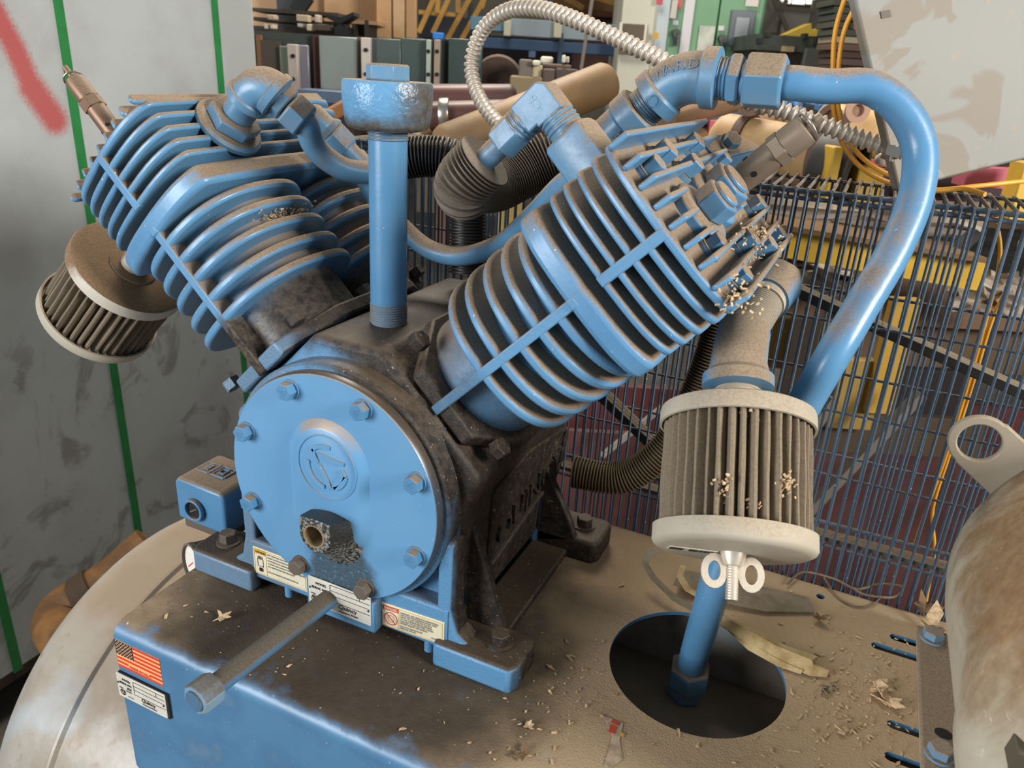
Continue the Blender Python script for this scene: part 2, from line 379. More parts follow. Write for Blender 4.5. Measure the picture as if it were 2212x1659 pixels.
# lettered panel on the right side wall
pf = [(.105, .180), (.112, .075), (.122, .066), (.318, .098), (.334, .112), (.338, .160), (.330, .168), (.20, .19)]
def sidep(y, z): return Vector((.138+(z-.02)/.17*.012, y, z))
fr = MB()
for i in range(len(pf)):
    a, b = pf[i], pf[(i+1) % len(pf)]
    fr.beam(sidep(*a)+Vector((.001, 0, 0)), sidep(*b)+Vector((.001, 0, 0)), .007, .007)
obj('side_panel_rim', fr, M['crank'], pump, .002)
tx = text_mb('QUINCY', .052, sidep(.128, .088)+Vector((.0012, 0, 0)), (.0, 1, .10), (.07, -.1, 1), .0024)
obj('side_lettering', tx, M['crank'], pump)

# cover plate, eight bolts, raised pad, emblem and oil port
cv = MB(); cv.lathe((0, .014, .19), (0, -1, 0), [(.1365, 0), (.1365, .0105), (.1345, .014), (.001, .014)], 96)
cover = obj('cover_plate', cv, M['cover'], pump, 0)
BA = [112.25, 67.0, 22.0, -22.0, -67.5, -112.25, -157.7, 158.0]
for i, a in enumerate(BA):
    x, z = .12*math.cos(math.radians(a)), .19+.12*math.sin(math.radians(a)); b = MB()
    b.cyl((x, .001, z), (x, -.002, z), .0112, n=20); b.hexn((x, -.002, z), (x, -.0125, z), .0172, ph=.25+.3*i)
    o = obj('cover_bolt', b, M['greybolt'] if i in (4, 5) else M['blue_lite'], pump)
    if i not in (4, 5):
        g = MB()
        for k in range(3):
            th = 2*PI*k/3+.5+.3*i; d = Vector((math.cos(th), 0, math.sin(th))); p0 = Vector((x, -.0126, z))
            g.beam(p0+d*.0025, p0+d*.006, .0009, .0009, (0, 1, 0))
        g.pipe((x, -.0122, z), (x, -.0130, z), .0028, .002, 16); obj('grade_mark', g, M['blue_lite'], o)
def stadium(x0, x1, zt, zb, r, k=14):
    p = [(x1, zb+r*.6), (x1, zt-(x1-x0)/2)]
    p = []
    cx, rr = (x0+x1)/2, (x1-x0)/2
    for i in range(k*2+1):
        a = PI*i/(k*2); p.append((cx+rr*math.cos(a), zt-rr+rr*math.sin(a)))
    for i in range(k+1):
        a = PI+PI/2*i/k; p.append((x0+r+r*math.cos(a), zb+r+r*math.sin(a)))
    for i in range(k+1):
        a = 1.5*PI+PI/2*i/k; p.append((x1-r+r*math.cos(a), zb+r+r*math.sin(a)))
    return p
a0, a1 = stadium(-.055, .056, .2795, .115, .04), stadium(-.044, .045, .2685, .126, .034)
a2 = stadium(-.0415, .0425, .266, .1285, .032)
pad = MB(); pad.rings([[(x, .002, z) for x, z in a0], [(x, -.0055, z) for x, z in a1], [(x, -.0068, z) for x, z in a2]])
padO = obj('raised_pad', pad, M['cover'], cover, 0, smooth=40)
ec = Vector((.0035, -.0068, .2235)); em = MB()
def earc(r0, r1, d0, d1, y0=-.0066, y1=-.0086, k=40):
    n = max(4, int(k*abs(d1-d0)/360)); A = [math.radians(d0+(d1-d0)*i/n) for i in range(n+1)]
    poly = [(ec.x+r1*math.cos(a), y0, ec.z+r1*math.sin(a)) for a in A]+[(ec.x+r0*math.cos(a), y0, ec.z+r0*math.sin(a)) for a in reversed(A)]
    em.prism(poly, (0, y1-y0, 0))
def epoly(pts): em.prism([(ec.x+x, -.0066, ec.z+z) for x, z in pts], (0, -.002, 0))
em.pipe((ec.x, -.0062, ec.z), (ec.x, -.0080, ec.z), .0385, .0372, 64)
earc(.0225, .0275, 78, 138); earc(.0225, .0275, 172, 262); earc(.0225, .0275, 292, 350)
epoly([(-.022, .015), (-.0165, .019), (-.010, .004), (-.014, .002)]); epoly([(-.012, .001), (-.008, .003), (.006, -.022), (.001, -.024)])
epoly([(-.010, .016), (-.008, .011), (.022, .0075), (.024, .012)]); epoly([(.006, -.020), (.010, -.024), (.026, -.003), (.021, .004), (.017, .002), (.020, -.003)])
obj('raised_emblem', em, M['cover'], cover)
po = MB(); n = 32
def portring(cx, y, cz, r, sq):
    o = []
    for i in range(n):
        a = 2*PI*i/n; x, z = math.cos(a), math.sin(a)
        if z > 0 and sq: m = max(abs(x), abs(z)); x, z = x*(1-sq)+x/m*sq, z*(1-sq)+z/m*sq
        o.append((cx+x*r, y, cz+z*r))
    return o
po.rings([portring(.008, .001, .132, .036, .2), portring(.006, -.010, .143, .027, .6), portring(.006, -.034, .1535, .0205, .85), portring(.006, -.035, .1535, .0195, .85),
          portring(.005, -.035, .1535, .0128, 0), portring(.005, -.012, .1515, .0120, 0)])
t = NT('speckled grey oil caked port'); t.pos(); c = t.mix(t.ramp(t.noise(330, 3, .7), .42, .62), srgb('23211d'), srgb('8e8d88'))
c = t.mix(t.ramp(t.N['Y'], -.75, -.45), c, srgb('1f1d19')); M['port'] = t.out(c, .45, 0, t.noise(330, 3, .7), .6, .0015)
port = obj('oil_port', po, M['port'], cover, 0)
pb = MB().pipe((.005, -.0355, .1535), (.005, -.012, .1525), .0138, .0118, 28); obj('port_bushing', pb, plain('worn brass lip', 'a08c6c', .45, .5), port)

# labels on the front
def label(name, x0, x1, zl0, zl1, y, mat, dz, th=.0012, rad=.002):
    mb = MB(); mb.prism([(x0, y, zl0), (x1, y, zl0+dz), (x1, y, zl1+dz), (x0, y, zl1)], (0, -th, 0)); return obj(name, mb, mat, pump, rad*.2)
def txt(s, sz, x, z, y, mat, par, name='lettering', r=(1, 0, 0), up=(0, 0, 1), d=.0002):
    return obj(name, text_mb(s, sz, (x, y, z), r, up, d), mat, par, smooth=0)
def line(par, pts, y, w, mat, name='printed_line'):
    mb = MB()
    for a, b in pts: mb.beam((a[0], y, a[1]), (b[0], y, b[1]), w, .0004, (0, 1, 0))
    return obj(name, mb, mat, par, smooth=0)
YL = .0125
L1 = label('caution_label', -.131, -.049, .0275, .0665, YL+.0015, M['white_label'], 0); y = YL+.0003-.0002
line(L1, [((-.129, .0295), (-.051, .0295)), ((-.051, .0295), (-.051, .0645)), ((-.051, .0645), (-.129, .0645)), ((-.129, .0645), (-.129, .0295)), ((-.1105, .0295), (-.1105, .0645))], y, .0005, M['amber_ink'])
ab = MB().box((-.129, y-.0002, .0575), (-.111, y, .0645)); obj('amber_band', ab, M['amber_ink'], L1, smooth=0)
txt('CAUTION', .0036, -.1275, .0597, y-.0003, M['ink'], L1)
hand = MB(); hand.box((-.1245, y-.0003, .040), (-.1155, y, .0405)); hand.box((-.1245, y-.0003, .040), (-.1240, y, .051)); hand.box((-.1160, y-.0003, .040), (-.1155, y, .051)); hand.box((-.1225, y-.0003, .033), (-.1165, y, .038))
for k in range(4): hand.box((-.1238+k*.0021, y-.0003, .0505), (-.1228+k*.0021, y, .0555-abs(k-1.5)*.0006))
obj('hand_symbol', hand, M['ink'], L1, smooth=0)
for k, w in enumerate((.055, .054, .052, .0545, .05, .053, .056, .0535, .04)):
    pass
CA = ['HOT SURFACES. DO NOT TOUCH CYLINDERS,', 'HEADS OR DISCHARGE TUBING WHILE THE', 'COMPRESSOR IS RUNNING OR UNTIL IT HAS', 'COOLED. DISCONNECT POWER AND RELEASE', 'ALL PRESSURE BEFORE SERVICING.', '', 'DO NOT REMOVE OR DEFACE DECAL']
for k, s in enumerate(CA): 
    if s: txt(s, .0027, -.1085, .0605-k*.0042, y-.0002, M['ink_grey'], L1)
NP = label('name_plate', -.0335, .0535, .0295, .0685, -.0015, M['plate'], 0, .0016)
line(pump, [], 0, .001, M['ink']) if False else None
y = -.0034
txt('MODEL', .0046, -.0225, .0605, y, M['ink'], NP); txt('SERIAL NO.', .0046, -.0285, .0540, y, M['ink'], NP); txt('SIZE', .0046, -.0155, .0475, y, M['ink'], NP)
txt('Coltec', .0026, -.0300, .0455, y, M['ink'], NP); txt('Industries', .0026, -.0175, .0435, y, M['ink'], NP)
line(NP, [((-.0020, .0665), (-.0020, .0445)), ((-.0020, .0590), (.0535, .0590)), ((-.0020, .0525), (.0535, .0525)), ((-.0020, .0445), (.0535, .0445)), ((.0390, .0665), (.0390, .0590)), ((-.0020, .0665), (.0535, .0665))], y, .0004, M['ink'])
def quincy_logo(par, x, z, y, sc, mat, r=Vector((1, 0, 0)), name='printed_emblem'):
    mb = MB(); P = lambda a, b: (x+a*sc, y, z+b*sc)
    n = 28; o = [(1.0, 2*PI*i/n) for i in range(n)]
    mb.rings([[P(R*math.cos(a), R*math.sin(a)) if k < 2 else (x+R*math.cos(a)*sc, y+.0003, z+R*math.sin(a)*sc) for _, a in o] for k, R in enumerate((.80, 1.0, 1.0, .80))], False, True)
    for q in ([(-.72, .42), (-.5, .62), (.15, -.55), (-.1, -.72)], [(-.5, .62), (-.3, .28), (.75, .22), (.8, .48)], [(.1, -.7), (.35, -.75), (.62, .2), (.3, .25)]):
        mb.prism([P(a, b) for a, b in q], (0, .0003, 0))
    return obj(name, mb, mat, par, smooth=0)
quincy_logo(NP, -.0245, .0390, y, .0052, M['ink'])
txt('Quincy', .0085, .0100, .0385, y, M['ink'], NP); txt('Compressor Division', .0030, .0105, .0338, y, M['ink'], NP); txt('17008-20', .0024, -.0155, .0345, y, M['ink_grey'], NP)
for x, z in ((-.0310, .0535), (.0510, .0500)):
    obj('plate_pin', MB().lathe((x, -.003, z), (0, -1, 0), [(.0014, 0), (.0012, .0008), (.0003, .0012)], 12), M['ink'], NP)
np2 = MB(); np2.box((-.038, -.0015, .018), (.058, .015, .062)); obj('plate_mount', np2, M['crank'], pump, .003)
L3 = label('danger_label', .058, .1405, .0225, .0545, YL+.0015, M['white_label'], .0035); y = YL+.0001
rU = (1, 0, .042)
line(L3, [((.060, .0245), (.1385, .0279)), ((.1385, .0279), (.1385, .0559)), ((.1385, .0559), (.060, .0525)), ((.060, .0525), (.060, .0245)), ((.0815, .0255), (.0815, .0534))], y, .0005, M['amber_ink'])
rb = MB(); rb.prism([(.0603, y, .0465), (.0812, y, .0474), (.0812, y, .0531), (.0603, y, .0522)], (0, -.0003, 0)); obj('red_band', rb, M['red_ink'], L3, smooth=0)
txt('DANGER', .0042, .0622, .0480, y-.0004, M['white_label'], L3, r=rU)
no = MB(); cx, cz = .0708, .0360; n = 28
no.rings([[(cx+R*math.cos(2*PI*i/n), yy, cz+R*math.sin(2*PI*i/n)) for i in range(n)] for R, yy in ((.0078, y-.0003), (.0088, y-.0003), (.0088, y), (.0078, y))], False, True)
no.beam((cx-.0058, y-.0001, cz+.0058), (cx+.0058, y-.0001, cz-.0058), .001, .0004, (0, 1, 0)); obj('prohibition_sign', no, M['red_ink'], L3, smooth=0)
fc = MB(); n = 16; fc.rings([[(cx+R*math.cos(2*PI*i/n), yy, cz+R*1.1*math.sin(2*PI*i/n)) for i in range(n)] for R, yy in ((.0040, y-.0002), (.0044, y-.0002), (.0044, y), (.0040, y))], False, True); obj('face_symbol', fc, M['red_ink'], L3, smooth=0)
DA = ['DANGER: AIR USED FOR BREATHING', 'OR FOOD PROCESSING MUST MEET', 'OSHA 29 CFR 1910.134 OR FDA', '21 CFR 178.3570 REGULATIONS.', 'FAILURE TO DO SO MAY CAUSE', 'SEVERE INJURY OR DEATH.', 'DO NOT REMOVE OR', 'DEFACE DECAL.']
for k, s in enumerate(DA): txt(s, .0030, .0835, .0488-k*.0029-(.0012 if k > 5 else 0), y-.0002, M['ink_grey'], L3, r=rU)
txt('127689-S', .0024, .1240, .0300, y-.0002, M['ink_grey'], L3, r=rU)
for x in (-.083, -.012, .030, .118):
    st = MB(); st.cyl((x, .02, .022), (x, .02, .006), .006, n=12); obj('sump_bolt', st, M['blue'], pump)

# ------------------------------------------------------------------ cylinder banks
t = NT('blue cylinder barrel, oily black towards the crankcase'); P, N = t.pos(); n1 = t.noise(18, 5, .65); n2 = t.noise(120, 4, .7)
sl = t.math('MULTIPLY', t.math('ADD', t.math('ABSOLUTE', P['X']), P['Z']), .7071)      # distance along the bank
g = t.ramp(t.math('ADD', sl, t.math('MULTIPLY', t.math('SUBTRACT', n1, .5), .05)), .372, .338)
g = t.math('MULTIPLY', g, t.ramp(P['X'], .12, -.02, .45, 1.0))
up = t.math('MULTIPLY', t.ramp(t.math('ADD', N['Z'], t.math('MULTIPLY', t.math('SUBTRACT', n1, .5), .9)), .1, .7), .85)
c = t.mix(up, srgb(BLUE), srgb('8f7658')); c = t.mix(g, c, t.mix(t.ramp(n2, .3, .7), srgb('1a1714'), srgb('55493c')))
M['barrel'] = t.out(c, t.fmix(up, .35, .9), 0, n2, .3, .0015)
FS = (.226, .252, .2795, .3055, .330); HS = (.385, .4015, .4185, .4355, .4525)
heads = {}
for sg in (1, -1):
    f = YF[sg]; sd, ud = BD(sg); yd = Vector((0, 1, 0))
    flo = chaikin([(-.084, f+.003), (.088, f+.003), (.088, f+.30), (-.084, f+.30)], 1)
    flange = obj('cylinder_flange', slab(sg, flo, .150, .168), M['crank'], pump, .003)
    for (u, yy) in ((-.068, f+.022), (.072, f+.022), (-.068, f+.275), (.072, f+.275), (-.070, f+.150), (.074, f+.150)):
        b = MB(); p = B(sg, u, yy, .167); b.hexn(p, p+sd*.013, .019, ph=.4+u*7); obj('flange_bolt', b, M['crank'], flange)
    for c in (0, 1):
        yc, bb, aa = (f+.097, .097, .094) if c == 0 else (f+.262, .084, .082)
        cy = MB(); cy.cyl(B(sg, 0, yc, .160), B(sg, 0, yc, .350), .074 if c == 0 else .064, n=64)
        if c == 0:
            cy.prism([B(sg, -.0055, f-.0005, .150), B(sg, .0055, f-.0005, .150), B(sg, .0055, f+.045, .150), B(sg, -.0055, f+.045, .150)], sd*.197)
        cyo = obj('cylinder', cy, M['barrel'], pump, .0015)
        for s in FS:
            obj('cooling_fin', slab(sg, sup(aa, bb, 0, yc, 2.5, 56), s-.0052, s+.0052), M['blue'], cyo, .0032, 2)
    vp = obj('valve_plate', slab(sg, headout(f-.002, .094, .352), .344, .369), M['blue'], pump, .006, 3)
    rbv = MB(); rbv.prism([B(sg, -.006, f-.0025, .345), B(sg, .006, f-.0025, .345), B(sg, .006, f+.02, .345), B(sg, -.006, f+.02, .345)], sd*.010); obj('centre_rib', rbv, M['blue'], vp, .002)
    hd = MB(); hd.prism([B(sg, u, y, .366) for u, y in headout(f+.030, .068, .285)], sd*.088)
    hd.prism([B(sg, -.0055, f-.0005, .381), B(sg, .0055, f-.0005, .381), B(sg, .0055, f+.04, .381), B(sg, -.0055, f+.04, .381)], sd*.0745)
    head = obj('cylinder_head', hd, M['blue'], pump, .0015); heads[sg] = head
    for s in HS:
        h = .0036 if s < .45 else .0042
        obj('cooling_fin', slab(sg, headout(f, .092, .35), s-h, s+h), M['blue'], head, .0025, 2)
    # ribs along the head top
    us = [-.083+.0207*i for i in range(9)]
    for i, u in enumerate(us):
        spans = [(f+.004, f+.325)]
        if 3 <= i <= 5: spans = [(f+.004, f+.070), (f+.20, f+.235)] if i != 4 else [(f+.004, f+.06)]
        elif i in (2, 6): spans = [(f+.004, f+.325)]
        hh = (.021 if sg > 0 else .010) if i in (0, 8) else (.019 if sg > 0 else .013)
        for y0, y1 in spans:
            rb = MB(); w = .0027
            rb.prism([B(sg, u-w, y0+.004, .455), B(sg, u-w, y0, .459), B(sg, u-w, y0+.003, .456+hh), B(sg, u-w, y1-.004, .456+hh), B(sg, u-w, y1, .455)], ud*(2*w))
            obj('top_rib', rb, M['blue'], head, .0018, 2)
    # bolts and valve caps on the head top
    for (u, yy, af, h) in ((-.062, f+.105, .019, .014), (-.040, f+.150, .019, .016), (-.062, f+.225, .019, .014), (.052, f+.150, .019, .016), (.069, f+.060, .017, .013), (.069, f+.215, .019, .014), (-.052, f+.045, .017, .013), (.030, f+.300, .019, .014), (.072, f+.290, .019, .014), (-.035, f+.305, .017, .012), (.034, f+.062, .017, .012)):
        b = MB(); p = B(sg, u, yy, .454); b.cyl(p, p+sd*.006, .0135, n=24); b.cyl(p+sd*.006, p+sd*.008, .0125, n=24); b.hexn(p+sd*.008, p+sd*(.008+h), af, ph=u*30)
        obj('head_bolt', b, M['blue'], head)
    for (u, yy, af) in ((.004, f+.095, .034), (-.004, f+.170, .040)):
        b = MB(); p = B(sg, u, yy, .454)
        b.lathe(p, sd, [(.034, 0), (.034, .011), (.030, .014), (.026, .015)], 40); b.hexn(p+sd*.015, p+sd*.036, af, ph=.5); b.lathe(p+sd*.036, sd, [(af*.42, 0), (af*.40, .004), (.002, .0045)], 24)
        obj('valve_cap', b, M['blue'], head, .001)
    # dry nest and chaff caught between the top ribs
def Yp(px, py, y):
    """3-D point seen at a pixel of the photograph on the plane y = const"""
    d = RX*((px-1106)/FPX)+RY*((py-829.5)/FPX)+RZ
    return CAMP+d*((y-CAMP.y)/d.y)
def Zp(px, py, z):
    d = RX*((px-1106)/FPX)+RY*((py-829.5)/FPX)+RZ
    return CAMP+d*((z-CAMP.z)/d.z)
def Xp(px, py, x):
    d = RX*((px-1106)/FPX)+RY*((py-829.5)/FPX)+RZ
    return CAMP+d*((x-CAMP.x)/d.x)
def threads(mb, p, q, r, pitch=.0022, n=28):
    p, q = Vector(p), Vector(q); L = (q-p).length; k = max(2, int(L/pitch)); pr = [(r*.96, 0)]
    for i in range(k): pr += [(r*1.03, L*(i+.3)/k), (r*1.03, L*(i+.5)/k), (r*.95, L*(i+.8)/k), (r*.95, L*(i+1)/k)]
    return mb.lathe(p, q-p, pr, n)
def ribtube(name, pts, r, mat, par, pitch=.0042, depth=.005, n=28):
    """finned tube: thin discs standing close together along a bent tube"""
    P = spline(pts, pitch/4); rr = [r if (i % 4) in (0, 1) else r-depth for i in range(len(P))]
    mb = MB(); mb.tube(P, rr, n); return obj(name, mb, mat, par, smooth=20)

# ------------------------------------------------------------------ oil filler
of = MB(); ox, oy = 0.0, .118
threads(of, (ox, oy, .350), (ox, oy, .376), .0205, .0026, 40); of.cyl((ox, oy, .376), (ox, oy, .552), .0205, n=40); threads(of, (ox, oy, .552), (ox, oy, .566), .0208, .0026, 40)
filler = obj('oil_filler_tube', of, M['blue_lite'], pump)
ocp = MB(); ocp.lathe((ox, oy, .562), (0, 0, 1), [(.034, 0), (.0405, .002), (.0435, .006), (.0462, .030), (.0462, .044), (.0448, .0475), (.001, .0480)], 56)
t = NT('rough cast blue cap'); t.pos(); n2 = t.noise(130, 3, .6); n1 = t.noise(20, 4, .6)
g = t.ramp(t.math('ADD', t.P['Z'], t.math('MULTIPLY', t.math('SUBTRACT', n1, .5), .035)), .583, .568)
g = t.math('MAXIMUM', g, t.ramp(t.math('ADD', t.P['X'], t.math('MULTIPLY', n1, .03)), .038, .062))
c = t.mix(g, srgb('6296bd'), t.mix(n2, srgb('2c2925'), srgb('6f6a62'))); up = t.ramp(t.N['Z'], .3, .8); c = t.mix(t.math('MULTIPLY', up, .9), c, srgb('9c8466'))
M['cap'] = t.out(c, t.fmix(up, .3, .95), 0, n2, .8, .0024)
oc = obj('filler_cap', ocp, M['cap'], filler, 0, smooth=50)
hx = MB().hexn((ox, oy, .609), (ox, oy, .6255), .040, ph=.55); obj('hex_plug', hx, M['fitting'], filler, .001)

# ------------------------------------------------------------------ safety valves
def safety_valve(sg, u, y, s0, L, r, mat, bend):
    sd, ud = BD(sg); p = B(sg, u, y, s0); d = (sd+Vector(bend)).normalized(); e = MB()
    e.hexn(p, p+d*.016, r*2.0, ph=.4); e.lathe(p+d*.016, d, [(r*.8, 0), (r*.95, .002), (r, L*.10), (r, L*.48)], 28)
    e.hexn(p+d*(.016+L*.48), p+d*(.016+L*.62), r*2.04, .06, .4); e.lathe(p+d*(.016+L*.62), d, [(r*1.06, 0), (r*1.08, L*.2), (r*1.0, L*.28), (r*.82, L*.30), (r*.78, L*.2), (.001, L*.2)], 28)
    o = obj('safety_valve', e, mat, pump); q = p+d*(.016+L*.80)
    st = MB(); st.cyl(q, q+d*(L*.30), r*.30, n=14); st.fbox(q+d*(L*.06), d*(L*.08), d.cross(Vector((0, 1, 0))).normalized()*r*.75, Vector((0, 1, 0))*r*.09); obj('valve_stem', st, mat, o)
    rg = MB(); c0 = q+d*(L*.12); a = d.orthogonal().normalized(); a = (Vector((0, -1, .3))-d*Vector((0, -1, .3)).dot(d)).normalized(); b = d.cross(a)
    A = [c0+(b*math.cos(2*PI*i/24)*r*.95+(a*.8+d*.35).normalized()*math.sin(2*PI*i/24)*r*.95) for i in range(25)]
    rg.tube(A, r*.09, 8, False); obj('pull_ring', rg, M['steel'], o)
    for k in range(4):
        th = k*PI/2+.5; v = (a*math.cos(th)+b*math.sin(th)); hh = MB(); w = p+d*(.016+L*.2)+v*(r*.985); hh.cyl(w, w+v*.0006, r*.20, n=14); obj('vent_hole', hh, M['black'], o)
safety_valve(1, -.002, .262, .468, .088, .0152, M['valve'], (0, -.02, 0))
safety_valve(-1, -.004, .062, .452, .098, .0112, M['brass'], (0, 0, 0))
# bolted lug at the back of the right head
lug = MB(); sd, ud = BD(1); LQ = [Yp(1510, 298, .355), Yp(1550, 344, .355), Yp(1650, 319, .415), Yp(1584, 284, .415)]; nn = (LQ[1]-LQ[0]).cross(LQ[2]-LQ[1]).normalized(); nn = nn if nn.z > 0 else -nn
lug.prism(LQ, nn*-.006); m1 = (LQ[1]+LQ[2])/2; lug.prism([LQ[1]-nn*.006, LQ[2]-nn*.006, m1-nn*.034+ud*.01], (LQ[0]-LQ[1]).normalized()*.008); lug.prism([LQ[0]-nn*.006, LQ[1]-nn*.006, LQ[1]-sd*.06, LQ[0]-sd*.06], yd*.010 if 'yd' in globals() else Vector((0, .010, 0))); lc = (LQ[0]+LQ[1]+LQ[2]+LQ[3])/4
lg = obj('lifting_lug', lug, M['blue'], pump, .001); b = MB(); q = lc; b.cyl(q, q+nn*.003, .013, n=20); b.hexn(q+nn*.003, q+nn*.013, .018); obj('lug_bolt', b, M['fitting'], lg)

# ------------------------------------------------------------------ right bank: port boss, union elbow, finned tube, blue tubes
yB = .146; sd, ud = BD(1); yd = Vector((0, 1, 0))
bo = MB()
def rsq(u, r, sq=.55, y=yB, s=.405, n=32):
    o = []
    for i in range(n):
        a = 2*PI*i/n; x, z = math.cos(a), math.sin(a); m = max(abs(x), abs(z)); x, z = x*(1-sq)+x/m*sq, z*(1-sq)+z/m*sq
        o.append(B(1, u, y+x*r, s+z*r))
    return o
bo.rings([rsq(-.070, .027), rsq(-.132, .0255), rsq(-.1365, .0235)])
bo.prism([B(1, -.075, yB+.020, .385), B(1, -.122, yB+.026, .385), B(1, -.075, yB+.062, .385)], sd*.03)
boss = obj('port_boss', bo, M['fitting'], heads[1], .002)
co = MB(); co.lathe(B(1, -.1365, yB, .405), -ud, [(.0195, 0), (.0195, .002), (.0178, .003), (.0178, .006)], 32); threads(co, B(1, -.1425, yB, .405), B(1, -.158, yB, .405), .0182, .004, 32)
cp = obj('union_elbow', co, M['fitting'], pump)
ey = MB(); c0 = B(1, -.176, yB, .405); w = .0155
P = [(-.157, .405-.0155), (-.157, .4205), (-.185, .4205), (-.1915, .414), (-.1915, .378), (-.1605, .378), (-.1605, .3895)]
ey.prism([B(1, u, yB-w, s) for u, s in P], yd*(2*w))
el = obj('elbow_body', ey, M['fitting'], cp, .004, 3)
nm = text_mb('CP', .012, B(1, -.170, yB-w-.0002, .398), -ud, sd, .0006); obj('cast_lettering', nm, M['fitting'], el)
nu = MB(); threads(nu, B(1, -.176, yB, .380), B(1, -.176, yB, .366), .0175, .004, 32); obj('elbow_thread', nu, M['fitting'], cp)
nu = MB(); nu.hexn(B(1, -.176, yB, .370), B(1, -.176, yB, .342), .034, .16, .75); obj('union_nut', nu, M['fitting'], cp, .0008)
tu = MB(); tu.cyl(B(1, -.176, yB, .345), B(1, -.176, yB, .300), .0122, n=28); obj('tube_end', tu, M['fitting'], cp)
A0 = B(1, -.176, yB, .318)
ribtube('finned_tube', [A0, A0-sd*.03, A0-sd*.048+Vector((.004, .012, -.002)), Yp(1030, 402, .205), Yp(1075, 398, .25), Yp(1135, 368, .285), Yp(1200, 338, .305), Yp(1265, 330, .315)], .0315, M['greyfin'], pump, .0046, .006, 36)
ribtube('finned_tube', [Yp(830, 352, .262), Yp(880, 342, .27), Yp(930, 338, .28), Yp(975, 346, .29), Yp(1003, 385, .30), Yp(1008, 470, .30), Yp(1010, 590, .29)], .0255, M['blackfin'], pump, .0042, .005, 32)
ribtube('finned_tube', [Yp(1560, 690, .345), Yp(1532, 780, .34), Yp(1482, 900, .33), Yp(1420, 985, .31), Yp(1340, 1032, .295), Yp(1238, 1020, .285)], .0215, M['brownfin'], pump, .0042, .004, 28)
ut = MB(); ut.tube(spline([Yp(770, 350, .25), Yp(810, 425, .262), Yp(875, 497, .262), Yp(930, 540, .255), Yp(1000, 553, .25), Yp(1080, 528, .235), Yp(1150, 468, .20), Yp(1215, 402, .165), B(1, -.098, .150, .40)], .006), .0122, 24)
obj('interstage_tube', ut, M['fitting'], pump)

# left bank: bushing, elbow, nuts, tube
sdl, udl = BD(-1); yL = .128; sL = .412
bs = MB(); bs.lathe(B(-1, -.089, yL, sL), -udl, [(.040, 0), (.040, .005), (.036, .008)], 40); pd = obj('port_pad', bs, M['fitting'], heads[-1])
bs = MB(); bs.hexn(B(-1, -.096, yL, sL), B(-1, -.112, yL, sL), .054, .1, .35); bs.cyl(B(-1, -.112, yL, sL), B(-1, -.150, yL, sL), .0185, n=32)
lel = obj('outlet_elbow', bs, M['fitting'], pump, .001)
dl = (-sdl*.93+yd*.36).normalized(); up = -udl
e0 = B(-1, -.136, yL, sL); C0 = e0+up*.004
path = [e0, e0+up*.006]+[e0+up*.010+up*(.020*math.sin(a))+dl*(.016*(1-math.cos(a))) for a in [PI/2*i/12 for i in range(1, 13)]]
end = path[-1]; path.append(end+dl*.006); eb = MB(); eb.tube(path, .0232, 32); eb.lathe(e0-up*.002, up, [(.0225, 0), (.0258, .001), (.0258, .009), (.0235, .011)], 36); eb.lathe(end+dl*.000, dl, [(.0235, -.003), (.0262, -.001), (.0262, .007), (.021, .0085)], 36)
obj('elbow_body', eb, M['fitting'], lel)
q = end+dl*.006; nu = MB(); threads(nu, q, q+dl*.006, .0185, .002, 28); nu.hexn(q+dl*.004, q+dl*.015, .036, .12, .2); nu.cyl(q+dl*.017, q+dl*.022, .017, n=28); obj('hex_fitting', nu, M['fitting'], lel, .0008)
nu = MB(); nu.hexn(q+dl*.017, q+dl*.041, .040, .16, .5); obj('union_nut', nu, M['fitting'], lel, .0008)
tb = MB(); tb.tube(spline([q+dl*.030, q+dl*.041, Yp(676, 310, .163), Yp(704, 342, .178), Yp(748, 367, .200), Yp(800, 371, .23), Yp(850, 352, .262)], .006), .0140, 24); obj('discharge_tube', tb, M['fitting'], lel)
# second union behind it
g0 = Yp(672, 248, .20); g1 = Yp(775, 350, .235); dg = (g1-g0).normalized(); nu = MB(); nu.lathe(g0-dg*.008, dg, [(.006, 0), (.012, .002), (.0158, .008), (.016, .03)], 28); threads(nu, g0+dg*.022, g0+dg*.030, .0165, .002, 28)
nu.hexn(g0+dg*.030, g0+dg*.056, .037, .16, .5); nu.cyl(g0+dg*.055, g1+dg*.01, .0132, n=24); obj('rear_union', nu, M['fitting'], pump, .0008)

# ------------------------------------------------------------------ discharge riser on the right
yT = .30; ts = MB(); c0, c1 = B(1, -.132, yT, .360), B(1, -.132, yT, .437)
ts.lathe(c0, sd, [(.0245, -.02), (.0262, .02), (.0265, .052), (.0305, .056), (.0305, .076), (.028, .078)], 40)
tee = obj('discharge_fitting', ts, M['fitting'], pump)
obj('cast_lettering', text_mb('CEMENTI', .0095, c0+sd*.014+(-yd*.9+ud*.44).normalized()*.0266, sd, -(ud*.9+yd*.44), .0007), M['fitting'], tee)
nb = MB(); threads(nb, c0+sd*.078, c0+sd*.094, .0215, .003, 32); obj('nipple', nb, M['fitting'], tee)
xd = Vector((1, 0, 0)); e0 = c0+sd*.094; w0 = Yp(1432, 196, yT)
ctr = [e0, e0+sd*.014]; a0 = ctr[-1]; rad = .055; nrm = (sd-xd*sd.dot(xd)).normalized()
pn = sd.cross(yd); # perpendicular to s inside the bank plane
turn = Vector((R2, 0, -R2)); cen = a0+turn*rad
for i in range(1, 13):
    th = PI/4*i/12; ctr.append(cen-turn*(rad*math.cos(th))+sd*(rad*math.sin(th)))
e1 = ctr[-1]; ctr.append(e1+xd*.018); wb = MB(); wb.tube(ctr, .0268, 36)
